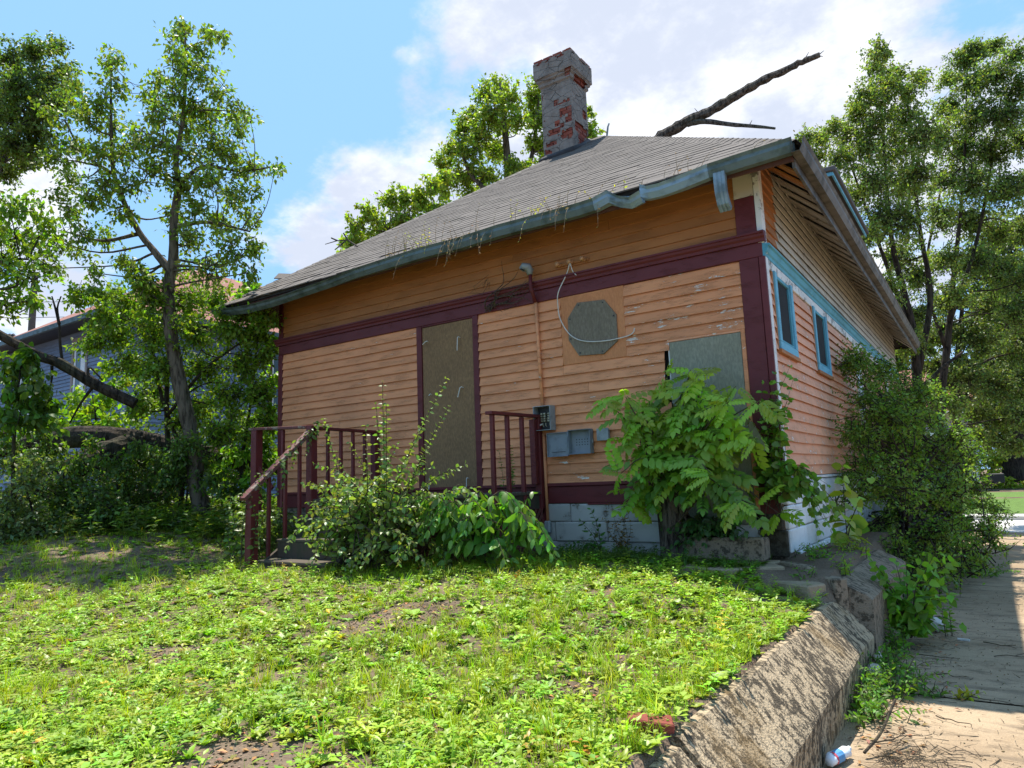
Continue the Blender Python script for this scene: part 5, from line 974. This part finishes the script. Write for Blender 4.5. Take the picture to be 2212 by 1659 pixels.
# ------------------------------------------------------------------ stems with paired leaves
def stems(name, label, cat, paths, proto, size, base, gap=.05, r0=.008, droop=.35, leafm='leaf', sides=2, mat='twig_bark', var=.2, upw=1.0, root=None, t0=.15):
    "arching stems with opposite leaves along them"
    o = thing(name, label, cat, tuple(paths[0][0])); m = MB(); L = LB()
    for path in paths:
        sp = smoothpath(path, 6); m.tube(sp, list(np.linspace(r0, r0 * .25, len(sp))), 5, 0, False); sp = np.array(sp); seg = np.linalg.norm(np.diff(sp, axis=0), axis=1); cum = np.concatenate([[0], np.cumsum(seg)]); tot = cum[-1]; k = max(2, int(tot * (1 - t0) / gap)); s_ = np.linspace(t0 * tot, tot, k)
        P_ = np.stack([np.interp(s_, cum, sp[:, j]) for j in range(3)], 1); T = np.gradient(P_, axis=0); T /= np.linalg.norm(T, axis=1, keepdims=True) + 1e-9
        ph = rng.uniform(0, 6.28) + np.arange(k) * 1.57; sd = np.cross(T, (0, 0, 1)) + 1e-3; sd /= np.linalg.norm(sd, axis=1, keepdims=True); vv = np.cross(sd, T)
        for s in range(sides):
            a = ph + s * math.pi; d = sd * np.cos(a)[:, None] + vv * np.sin(a)[:, None] * .6 + T * .5 + np.array([0, 0, -droop]); sz = size * np.linspace(1.15, .55, k) * rng.uniform(.75, 1.15, k)
            L.add(proto, P_, frames(d, np.array([0, 0, upw * .6]) + randdir(k) * .85), sz, tints(k, base, var))
    m.build('stem', mat, o, smooth=True, kind='stuff' if len(paths) > 4 else None); L.build('leaves', leafm, o); return o
SH = []
bx, by = -3.75, -1.75
for tip in [(-3.55, -1.75, 1.92), (-2.72, -1.7, 1.86), (-2.78, -1.6, 1.6), (-3.1, -1.65, 1.45), (-3.45, -1.8, 1.65), (-3.65, -1.9, 1.45), (-4.35, -1.85, 1.58), (-4.0, -1.8, 1.3), (-3.3, -1.8, 1.25), (-2.95, -1.75, 1.2), (-3.7, -1.7, 1.7), (-3.9, -2.1, 1.15)]:
    a = np.array([bx + random.uniform(-.2, .3), by + random.uniform(-.2, .2), 0]); t_ = np.array(tip); m_ = a * .45 + t_ * .55 + np.array([0, 0, .12]); SH.append([a, a * .8 + m_ * .2 + np.array([0, 0, .1]), m_, t_])
for i in range(135):
    a = np.array([bx + random.uniform(-.6, .55), by + random.uniform(-.35, .35), random.uniform(.05, .45)]); an = random.uniform(0, 6.28); l_ = random.uniform(.4, .95); t_ = a + np.array([math.cos(an) * l_ * 1.15, math.sin(an) * l_ * .6, random.uniform(-.15, .68)]); t_[2] = max(t_[2], .06); t_[1] = min(t_[1], -.95) if t_[0] > -4.1 else min(t_[1], -1.3); t_[0] = max(t_[0], -4.45 + random.uniform(0, .3)); SH.append([a, (a + t_) / 2 + np.array([0, 0, .16]), t_])
stems('honeysuckle_shrub', 'sunlit shrub with arching leafy shoots growing through the porch steps', 'shrub', SH, LEAF8, .085, (.115, .17, .065), .046, .009, .3, 'leaf_gloss')
HV = []
for i in range(14):
    t = i / 13; p = np.array([-5.35, -2.1 + .95 * t, .78 + .83 * t]); an = random.uniform(0, 6.28); HV.append([p + np.array([0, 0, .03]), p + np.array([.06 * math.cos(an), .08, .06]), p + np.array([.12 * math.cos(an), .16 * math.sin(an), random.uniform(-.25, .05)])])
HV += [[(-5.45, -2.1, .0), (-5.42, -2.1, .4), (-5.36, -2.05, .8), (-5.34, -1.7, 1.15), (-5.33, -1.3, 1.5), (-5.2, -1.2, 1.62), (-4.95, -1.25, 1.58)], [(-5.5, -2.05, .0), (-5.55, -2.0, .5), (-5.4, -1.9, .9)], [(-5.3, -2.05, .1), (-5.25, -2.05, .5), (-5.3, -2.1, .75)]] + [[(-5.65 + random.uniform(-.3, .2), -1.85 + random.uniform(-.2, .5), .02), (-5.75 + random.uniform(-.3, .25), -1.8 + random.uniform(-.2, .5), random.uniform(.3, .6)), (-5.75 + random.uniform(-.4, .25), -1.9 + random.uniform(-.3, .5), random.uniform(.3, .9))] for _ in range(22)]
stems('creeper_vine', 'green creeper climbing the newel and handrail of the steps', 'vine', HV, LEAF8, .072, (.08, .13, .04), .045, .005, .4, 'leaf_gloss', 2)
# big drooping leaves right of the steps
BL = []
for i in range(64):
    a = np.array([-2.55 + random.uniform(-.5, .45), -1.45 + random.uniform(-.15, .15), random.uniform(.15, .7)]); an = random.uniform(math.pi * .9, math.pi * 2.1); l_ = random.uniform(.3, .62); t_ = a + np.array([math.cos(an) * l_, math.sin(an) * l_ * .65, random.uniform(-.3, .12)]); t_[2] = max(t_[2], .05); BL.append([a, (a + t_) / 2 + np.array([0, 0, .14]), t_])
BL += [[(-2.5, -1.45, .0), (-2.5, -1.42, .4), (-2.45, -1.4, .75)], [(-2.3, -1.45, .0), (-2.15, -1.4, .5), (-1.95, -1.4, .72)]]
stems('poke_shrub', 'plant with large drooping green leaves beside the porch lattice', 'shrub', BL, oval(.46, (.2, .5, .8), .12, .35), .155, (.075, .165, .035), .075, .008, .9, 'leaf_gloss', 2, upw=.8)
# ------------------------------------------------------------------ stump and compound-leaved sprouts at the corner
def pinnate(n=7, ll=.3, wd=.42):
    pr = []; lf = oval(wd, (.3, .65), .12, .2)
    for i in range(n):
        t = .2 + .72 * i / (n - 1); z = -.35 * t * t
        for s in (-1, 1): pr.append((lf[0] * ll * (1 - .35 * abs(t - .5)) @ rotm(s * -1.05, -.35).T + np.array([0, t, z]), lf[1]))
    pr.append((lf[0] * ll @ rotm(0, -.5).T + np.array([0, .95, -.32]), lf[1])); v = [(-.006, 0, 0), (.006, 0, 0), (.005, .5, -.0875), (-.005, .5, -.0875), (.003, 1, -.35), (-.003, 1, -.35)]
    pr.append((np.array(v, float), np.array([(0, 1, 2), (0, 2, 3), (3, 2, 4), (3, 4, 5)]))); return merge(pr)
PIN = [pinnate(5, .38, .52), pinnate(6, .34, .48), pinnate(4, .42, .56)]
AI = thing('locust_stump', 'dark rough stump sprouting a mass of compound green leaves', 'stump', (-.99, -.36, 0))
m = MB(); sp = smoothpath([(-1.0, -.36, -.15), (-.99, -.36, .12), (-.98, -.35, .4), (-.98, -.34, .72)], 5); m.tube(sp, [.18, .165, .15, .145, .14, .135, .13, .13, .13, .13, .13, .13, .13, .13, .12, .1][:len(sp)], 16, .06); m.build('stump', 'bark_stump', AI)
m = MB(); L = LB(); tips = []
for i in range(46):
    a = np.array([-.95 + random.uniform(-.1, .15), -.36 + random.uniform(-.1, .05), random.uniform(.35, .75)]); x = random.uniform(-1.38, .08); tz = 1.85 - .9 * abs((x + .75)) ** 1.6 * .55 - random.uniform(0, 1.15); t_ = np.array([x, random.uniform(-.95, -.2), max(tz, .26)]); mid_ = (a + t_) / 2 + np.array([0, -.05, .22]); sp = smoothpath([a, mid_, t_], 5); m.tube(sp, list(np.linspace(.011, .004, len(sp))), 5, 0, False)
    for j in range(5):
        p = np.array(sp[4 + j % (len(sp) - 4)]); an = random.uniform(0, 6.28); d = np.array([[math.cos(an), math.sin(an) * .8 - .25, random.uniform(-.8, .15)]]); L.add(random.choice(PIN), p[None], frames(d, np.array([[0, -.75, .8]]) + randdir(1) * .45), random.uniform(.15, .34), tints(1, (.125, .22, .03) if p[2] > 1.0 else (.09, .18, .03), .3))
    for _ in range(4): d = np.array([[random.uniform(-.8, .8), random.uniform(-.8, .2), random.uniform(-.5, .35)]]); L.add(random.choice(PIN), t_[None], frames(d, np.array([[0, -.6, .8]]) + randdir(1) * .3), random.uniform(.15, .27), tints(1, (.15, .25, .03), .12))
m.tube(smoothpath([(-1.13, -.33, 0), (-1.14, -.33, .4), (-1.16, -.33, .75)], 4), .018, 6); m.build('shoot', 'twig_bark', AI, smooth=True); L.build('leaves', 'leaf_gloss', AI)
CR = []
for i in range(16): y = random.uniform(-.16, -.05); CR.append([(-.06 + random.uniform(-.12, .05), y, .4 + random.random() * .3), (-.05 + random.uniform(-.1, .14), y - .04, .9 + random.random() * .4), (.02 + random.uniform(-.12, .2), y - .06, 1.3 + random.random() * .55)])
for i in range(14): CR.append([(-.05, -.15, .5 + random.random() * .3), (.1 + random.random() * .15, -.25, .6 + random.random() * .3), (.25 + random.random() * .25, -.2 + random.uniform(-.15, .2), .25 + random.random() * .45)])
stems('creeper_vine', 'broad leaved creeper on the maroon corner board and white foundation', 'vine', CR, LEAFW, .105, (.085, .17, .028), .085, .005, .5, 'leaf_gloss', 2)
IV = [[(-.75 + random.uniform(-.3, .35), -.18, .18), (-.72 + random.uniform(-.35, .4), -.32, .4), (-.7 + random.uniform(-.4, .5), -.5, .12 + random.random() * .25)] for _ in range(26)]
stems('creeper_vine', 'dark creeper spilling over the long concrete block', 'vine', IV, LEAF8, .11, (.035, .085, .03), .07, .005, .5, 'leaf_gloss')
stems('sumac_sprout', 'small fern like sprout against the white foundation blocks', 'sprout', [[(-1.85, -.25, .0), (-1.9, -.3, .2), (-2.0, -.4, .38)], [(-1.85, -.25, .0), (-1.85, -.3, .3), (-1.9, -.35, .5)], [(-1.85, -.25, .05), (-2.0, -.35, .15), (-2.2, -.45, .12)]], LEAFN, .1, (.05, .12, .035), .04, .005, .2, 'leaf_gloss')
stems('dry_weed', 'reddish dry weed against the white foundation blocks', 'weed', [[(-1.62 + random.uniform(-.1, .1), -.2, .0), (-1.62 + random.uniform(-.15, .15), -.22, .25), (-1.6 + random.uniform(-.25, .25), -.25, .35 + random.random() * .25)] for _ in range(9)], LEAFN, .045, (.13, .085, .035), .035, .003, .2, 'leaf')
# young broad-leaved sapling and redbud at the retaining wall
stems('catalpa_sapling', 'sapling with big yellow green leaves at the white foundation', 'sapling', [[(.33, 1.15, .0), (.33, 1.15, .4), (.36, 1.1, .85)], [(.33, 1.15, .2), (.45, 1.05, .4), (.5, 1.0, .5)], [(.33, 1.15, .3), (.2, 1.1, .55), (.15, 1.05, .6)], [(.33, 1.15, .1), (.4, 1.0, .25), (.45, .95, .22)], [(.33, 1.2, .5), (.5, 1.15, .7), (.62, 1.1, .72)]], LEAFW, .21, (.14, .21, .025), .12, .007, .5, 'leaf_gloss')
RBP = []
for i in range(26):
    an = random.uniform(-2.4, 1.2); l_ = random.uniform(.2, .52); a = np.array([.92, .1, -.65]); t_ = a + np.array([math.cos(an) * l_ * .9, math.sin(an) * l_, random.uniform(.1, .78)]); RBP.append([a, (a + t_) / 2 + np.array([0, 0, .12]), t_])
stems('redbud_sapling', 'young redbud with round bright leaves at the driveway edge', 'sapling', RBP, HEART, .125, (.085, .19, .03), .085, .006, .35, 'leaf', 2, upw=1.2)
# ------------------------------------------------------------------ lawn of grass and weeds
def gz(p): return ground_z(p[:, 0], p[:, 1])
def rosette(n, w_, pitch, proto, curl=0):
    return merge([(proto[0] @ rotm(i * 6.283 / n + random.uniform(-.3, .3), random.uniform(*pitch)).T * random.uniform(.7, 1.1), proto[1]) for i in range(n)])
def tuft(n, lean=(.2, .8), w_=.05): return merge([((lambda b: b[0] @ rotm(random.uniform(0, 6.28)).T * random.uniform(.55, 1.1) + np.array([random.gauss(0, .12), random.gauss(0, .12), 0]))(bl_), bl_[1]) for bl_ in [blade(w_, random.uniform(*lean)) for _ in range(n)]])
def sprig(n, proto):
    pr = []; st = blade(.03, .15); pr.append(st)
    for i in range(n):
        t = .25 + .75 * i / n; pr.append((proto[0] @ rotm(i * 2.4 + random.uniform(-.3, .3), random.uniform(-.1, .7)).T * (.5 - .25 * t) + np.array([0, .15 * t * t, t * .97]), proto[1]))
    return merge(pr)
def clover(n=5):
    pr = []; lf = (np.array([(0, 0, 0), (-.4, .6, .06), (0, 1, 0), (.4, .6, .06)], float), np.array([(0, 2, 1), (0, 3, 2)]))
    for i in range(n):
        c_ = np.array([random.gauss(0, .5), random.gauss(0, .5), random.uniform(.5, 1)])
        for k in range(3): pr.append((lf[0] @ rotm(k * 2.094 + i, .2).T * .4 + c_, lf[1]))
    return merge(pr)
TUF = [tuft(9), tuft(7, (.4, 1.0)), tuft(11, (.1, .5), .04)]; ROS = [rosette(6, 0, (.2, 1.0), oval(.6, (.3, .65), .12, .3)), rosette(7, 0, (.1, .8), oval(.5, (.35, .7), .15, .45)), rosette(5, 0, (.4, 1.2), oval(.75, (.25, .6), .1, .35)), rosette(8, 0, (.3, 1.3), oval(.35, (.3, .65), .2, .5))]; SPR = [sprig(8, LEAF4), sprig(10, LEAFN), sprig(7, LEAF8)]; CLO = [clover(), clover(6)]
def yaws(n, tilt=.18):
    a = rng.uniform(0, 6.283, n); c, s = np.cos(a), np.sin(a); M = np.zeros((n, 3, 3)); M[:, 0, 0] = c; M[:, 0, 1] = -s; M[:, 1, 0] = s; M[:, 1, 1] = c; M[:, 2, 2] = 1; M[:, 0, 2] = rng.normal(0, tilt, n); M[:, 1, 2] = rng.normal(0, tilt, n); return M
bare = [(*F(520, 1590, 2.75)[:2], .34), (*F(690, 1630, 2.6)[:2], .2), (*F(800, 1320, 4.9)[:2], .36), (*F(930, 1300, 5.2)[:2], .3), (*F(360, 1390, 4.6)[:2], .2), (*F(1250, 1500, 3.3)[:2], .16), (*F(70, 1380, 4.9)[:2], .15)]
def lawnmask(P):
    x, y = P[:, 0], P[:, 1]; ok = (x < .47) & ~((y > -.12) & (x > XL - .1)) & ~((x > -5.4) & (x < -4.1) & (y > -2.05)) & ~((x > -5.4) & (x < -2.6) & (y > -1.2))
    ok &= ~((x > -1.95) & (y > -.95 + .55 * np.maximum(0, -1.1 - x)) & (x < .1) & (y > -.98)); ok &= ~((x > .0) & (y > -1.0))
    for bx_, by_, br in bare:
        d = np.hypot((x - bx_), (y - by_)) / br; n_ = .25 * np.sin(x * 17 + y * 5) + .2 * np.sin(y * 23 - x * 9); ok &= ~(rng.random(len(x)) < .9 * ss(1.15 - d - n_, 0, .55))
    pat = np.sin(x * 3.1 + 1.3 * np.sin(y * 2.2)) * np.sin(y * 3.7 + 1.1 * np.sin(x * 1.9 + 1)); ok &= ~((pat > .5) & (rng.random(len(x)) < .3)); return ok
def scatter(n, xr, yr, dens):
    P = np.stack([rng.uniform(*xr, n), rng.uniform(*yr, n)], 1); d = np.hypot(P[:, 0] - CAM[0], P[:, 1] - CAM[1]); v = P - CAM[:2]; vd = v @ (fwd[:2] / np.linalg.norm(fwd[:2])) / d
    keep = (d > 1.5) & (vd > .62) & (rng.random(n) < dens(d)); P = P[keep]; P = P[lawnmask(P)]; return np.column_stack([P, gz(P) - .004])
dn = lambda d: np.clip((3.2 / d) ** 1.35, .10, 1)
def shade_k(P): return np.ones(len(P))
GR = LB(); WD = LB()
P = scatter(120000, (-15, .6), (-7, 1.5), dn); k = rng.random(len(P)); grassy = .42 + .3 * np.sin(P[:, 0] * .9 + 2) * np.sin(P[:, 1] * 1.3); isg = k < grassy
for i, idx in enumerate(np.array_split(rng.permutation(np.where(isg)[0]), 3)): n = len(idx); d = np.hypot(P[idx, 0] - CAM[0], P[idx, 1] - CAM[1]); GR.add(TUF[i], P[idx], yaws(n), rng.uniform(.05, .12, n) * np.where(rng.random(n) < .06, 1.5, 1), tints(n, (.185, .255, .02), .25, .12))
rest_i = rng.permutation(np.where(~isg)[0]); cut = (np.array([.09, .16, .23, .50, .60, .70, .78, .89]) * len(rest_i)).astype(int); ch = np.split(rest_i, cut)
for pr, idx, s0, s1, base in ((ROS[0], ch[0], .035, .085, (.15, .24, .045)), (ROS[1], ch[1], .04, .085, (.13, .22, .05)), (ROS[2], ch[2], .04, .09, (.17, .26, .04)), (ROS[3], ch[3], .035, .07, (.18, .26, .028)), (SPR[0], ch[4], .06, .13, (.17, .26, .03)), (SPR[1], ch[5], .06, .14, (.18, .27, .025)), (SPR[2], ch[6], .05, .12, (.15, .24, .035)), (CLO[0], ch[7], .04, .07, (.17, .26, .03)), (CLO[1], ch[8], .04, .07, (.15, .25, .04))):
    n = len(idx); tn = tints(n, base, .22, .12); yl = rng.random(n) < .012; tn[yl] = tints(int(yl.sum()), (.36, .26, .05), .2); dd_ = np.hypot(P[idx, 0] - CAM[0], P[idx, 1] - CAM[1]); tn *= np.array([.86, .9, .7]); WD.add(pr, P[idx], yaws(n, .5), rng.uniform(s0, s1, n) * np.where(rng.random(n) < .12, rng.uniform(1.2, 1.6, n), 1), tn)
TRI = 0
print('lawn clumps', len(P), 'tris', sum(len(f) for f in GR.F), sum(len(f) for f in WD.F))
GR.build('lawn_grass', 'grass', None, label='bright grass tufts growing through the weedy lawn', cat='grass', kind='stuff'); WD.build('lawn_weeds', 'leaf_lawn', None, label='low broadleaf weeds covering the yard', cat='weeds', kind='stuff')
# fallen dry leaves and bits in the lawn
DRL = LB(); P = scatter(9000, (-10, .5), (-6.5, -.3), lambda d: np.clip((3.2 / d) ** 1.1, .1, 1)); n = len(P); P[:, 2] += .01; DRL.add(LEAF4, P, yaws(n, .5) , rng.uniform(.02, .05, n), tints(n, (.17, .11, .055), .35, .15)); DRL.build('leaf_litter', 'straw', None, label='dry brown leaves and straw between the weeds', cat='litter', kind='stuff')
PB = LB(); icos = (np.array([(1, 0, 0), (-1, 0, 0), (0, .8, 0), (0, -.8, 0), (0, 0, .6), (0, 0, -.6)], float), np.array([(0, 2, 4), (2, 1, 4), (1, 3, 4), (3, 0, 4), (2, 0, 5), (1, 2, 5), (3, 1, 5), (0, 3, 5)]))
for bx_, by_, br in bare:
    n = int(900 * br); P = np.column_stack([rng.normal(bx_, br * .6, n), rng.normal(by_, br * .6, n)]); P = np.column_stack([P, gz(P) + .003]); PB.add(icos, P, yaws(n, .3), rng.uniform(.003, .011, n), tints(n, (.15, .125, .11), .4, .1)); n2 = n // 5; PB.add(LEAF4, P[:n2] + np.array([.02, .01, .006]), yaws(n2, .4), rng.uniform(.02, .05, n2), tints(n2, (.19, .12, .07), .35))
PB.build('pebbles', 'straw', None, label='small pebbles and leaf scraps on the bare soil patches', cat='pebbles', kind='stuff')
# shaded undergrowth along the fence and at the house foot
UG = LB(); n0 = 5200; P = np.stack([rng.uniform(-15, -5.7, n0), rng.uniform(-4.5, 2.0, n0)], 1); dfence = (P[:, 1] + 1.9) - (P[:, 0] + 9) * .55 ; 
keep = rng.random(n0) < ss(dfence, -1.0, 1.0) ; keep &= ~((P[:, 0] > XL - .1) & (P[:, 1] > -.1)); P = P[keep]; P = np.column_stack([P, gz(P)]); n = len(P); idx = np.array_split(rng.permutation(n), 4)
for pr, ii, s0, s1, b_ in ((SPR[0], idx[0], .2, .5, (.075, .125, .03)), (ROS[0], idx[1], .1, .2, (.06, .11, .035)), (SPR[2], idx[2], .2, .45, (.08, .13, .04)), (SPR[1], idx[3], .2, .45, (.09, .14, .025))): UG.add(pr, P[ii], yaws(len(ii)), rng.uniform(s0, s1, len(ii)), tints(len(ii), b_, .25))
P = np.stack([rng.uniform(-2.6, -.1, 900), rng.uniform(-.9, -.06, 900)], 1); P = P[~((P[:, 0] > -1.25) & (P[:, 1] > -.6) & (rng.random(len(P)) < .9))]; P = np.column_stack([P, gz(P) + .0]); ii = np.array_split(rng.permutation(len(P)), 3)
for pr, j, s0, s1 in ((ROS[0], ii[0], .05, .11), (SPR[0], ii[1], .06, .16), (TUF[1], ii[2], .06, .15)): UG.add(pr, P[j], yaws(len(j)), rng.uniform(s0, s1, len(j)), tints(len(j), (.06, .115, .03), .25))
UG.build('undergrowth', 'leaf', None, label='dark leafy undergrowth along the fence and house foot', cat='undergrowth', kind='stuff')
# weeds along the foot of the retaining wall and in the driveway joint
def weed(name, label, x, y, n, h, spread, z=None, proto=LEAFN, size=.055, base=(.07, .15, .03), gap=.03, group=None):
    z = float(drive_z(y)) if z is None else z; pa = []
    for i in range(n): a = np.array([x + random.gauss(0, spread * .35), y + random.gauss(0, spread * .5), z]); t_ = a + np.array([random.gauss(0, spread * .5), random.gauss(0, spread * .6), h * random.uniform(.4, 1)]); pa.append([a, (a + t_) / 2 + np.array([0, 0, h * .15]), t_])
    o = stems(name, label, 'weed', pa, proto, size, base, gap, .003, .2, 'leaf', 2)
    if group: o['group'] = group
weed('weed_clump', 'tall leafy weed growing where the two retaining walls meet', .84, -.35, 12, .3, .10, size=.07)
weed('weed_clump', 'bushy weeds at the foot of the mossy wall', .86, -1.05, 26, .26, .2); weed('weed_clump', 'thick weeds beside the lower concrete chunk', .88, -1.55, 34, .26, .24); weed('weed_clump', 'spreading weeds at the wall foot nearest the bottle', .86, -2.05, 26, .2, .22); weed('weed_clump', 'sparse weed in the driveway joint', 1.06, -1.42, 10, .15, .1); weed('weed_clump', 'low weed in the driveway joint, farther out', 1.2, -1.4, 8, .09, .1); weed('weed_clump', 'yellowing weed in the driveway joint', 1.36, -1.38, 9, .06, .09, base=(.20, .22, .03)); weed('weed_clump', 'thin upright weed beside the redbud', 1.18, .5, 5, .32, .07)
weed('weed_clump', 'weeds on top of the square block wall', .55, -.35, 10, .16, .12, -.08, base=(.10, .18, .03)); weed('weed_clump', 'weeds on the soil behind the thin kerb', .2, .15, 20, .18, .2, -.02); weed('weed_clump', 'small weed against the thin kerb', .32, -.78, 9, .14, .1, -.08); weed('weed_clump', 'yellowish weeds under the privet bush', .45, .9, 16, .2, .2, -.05, base=(.12, .18, .02)); weed('weed_clump', 'weeds trailing below the privet onto the driveway', 1.3, 5.5, 30, .3, .5); weed('weed_clump', 'thin vine sprout climbing through the right railing', -2.95, -.3, 5, .55, .08, .7, size=.05)
# twig litter and needles on the driveway
m = MB()
for i in range(900):
    if i < 420: x, y = .98 + abs(random.gauss(0, .28)), -2.75 + random.gauss(0, .25)
    elif i < 700: x, y = random.uniform(.8, 1.25), random.uniform(-2.3, 1.2)
    else: x, y = random.uniform(.85, 2.4), random.uniform(-3, 4)
    if x < .79: continue
    a = random.uniform(0, 6.28); l_ = random.uniform(.015, .07) * (1.3 if i < 420 else 1); z = float(drive_z(y)) + .006 + (random.uniform(0, .025) if i < 420 else 0); dx, dy_ = math.cos(a) * l_, math.sin(a) * l_; w_ = .0016; n0 = len(m.v); m.v += [(x - dx - dy_ * .03, y - dy_ + dx * .03, z), (x + dx, y + dy_, z + random.uniform(0, .01)), (x - dx + dy_ * .05, y - dy_ - dx * .05, z + .003)]; m.f.append((n0, n0 + 1, n0 + 2))
m.build('twig_litter', 'twig_bark', None, 'brown needles and twig bits strewn over the driveway', 'litter', kind='stuff')
DL2 = LB(); n = 260; P = np.stack([np.abs(rng.normal(0, .22, n)) + .84, rng.uniform(-3.0, .8, n)], 1); P = np.column_stack([P, drive_z(P[:, 1]) + .012]); DL2.add(LEAF4, P, yaws(n, .5), rng.uniform(.02, .05, n), tints(n, (.17, .10, .055), .4, .15)); DL2.build('leaf_litter', 'straw', None, label='dead brown leaves along the driveway edge', cat='litter', kind='stuff')
GT = LB(); n = 1800; P = np.stack([rng.uniform(.78, 3.0, n), rng.uniform(-4, 3.5, n)], 1); P = np.column_stack([P, drive_z(P[:, 1]) + .006]); GT.add(icos, P, yaws(n, .3), rng.uniform(.002, .008, n), tints(n, (.14, .11, .085), .5, .1)); GT.build('grit', 'straw', None, label='loose grit scattered over the driveway', cat='grit', kind='stuff')
# ------------------------------------------------------------------ weeds in the gutter
for k, (x, n, h, lb, base) in enumerate(((-4.35, 16, .34, 'dry straw weeds in the gutter left of centre', (.20, .16, .08)), (-3.95, 14, .3, 'green weed tuft in the gutter above the doorway', (.20, .22, .05)), (-3.5, 18, .34, 'matted straw weeds hanging from the gutter', (.26, .19, .11)), (-3.0, 12, .26, 'dry grass drooping over the gutter lip above the conduit', (.27, .20, .12)), (-2.4, 12, .26, 'sparse green sprout in the gutter above the insulators', (.17, .19, .06)), (-1.85, 18, .26, 'dead brown weeds spilling from the gutter above the octagon', (.22, .15, .09)), (-1.45, 5, .14, 'single yellow green sprout in the gutter', (.28, .30, .03)), (-.55, 8, .2, 'dry weed standing at the roof edge near the corner', (.22, .16, .08)))):
    pa = []; zg = 3.80
    for i in range(int(n * .9)):
        a = np.array([x + random.gauss(0, .2), ey0 - .06 + random.uniform(-.03, .06), zg]); dr_ = random.random() < (.55 if k in (2, 3, 5) else .12)
        t_ = a + (np.array([random.gauss(0, .06), -.14 - random.random() * .05, -random.uniform(.1, .38)]) if dr_ else np.array([random.gauss(0, .08), random.gauss(0, .06), h * 1.0 * random.uniform(.4, 1.1)])); pa.append([a, (a + t_) / 2 + np.array([0, -.02, .07 if dr_ else .02]), t_])
    o = stems('gutter_weed', lb, 'weed', pa, LEAFN, .04, base, .04 if k in (1, 4, 6) else .07, .004, .2, 'straw' if k not in (1, 4, 6) else 'leaf', 1, 'raw_wood'); o['group'] = 'weeds growing in the gutter'

print('TOTAL TRIS', sum(len(o.data.polygons) for o in bpy.data.objects if o.type == 'MESH'))
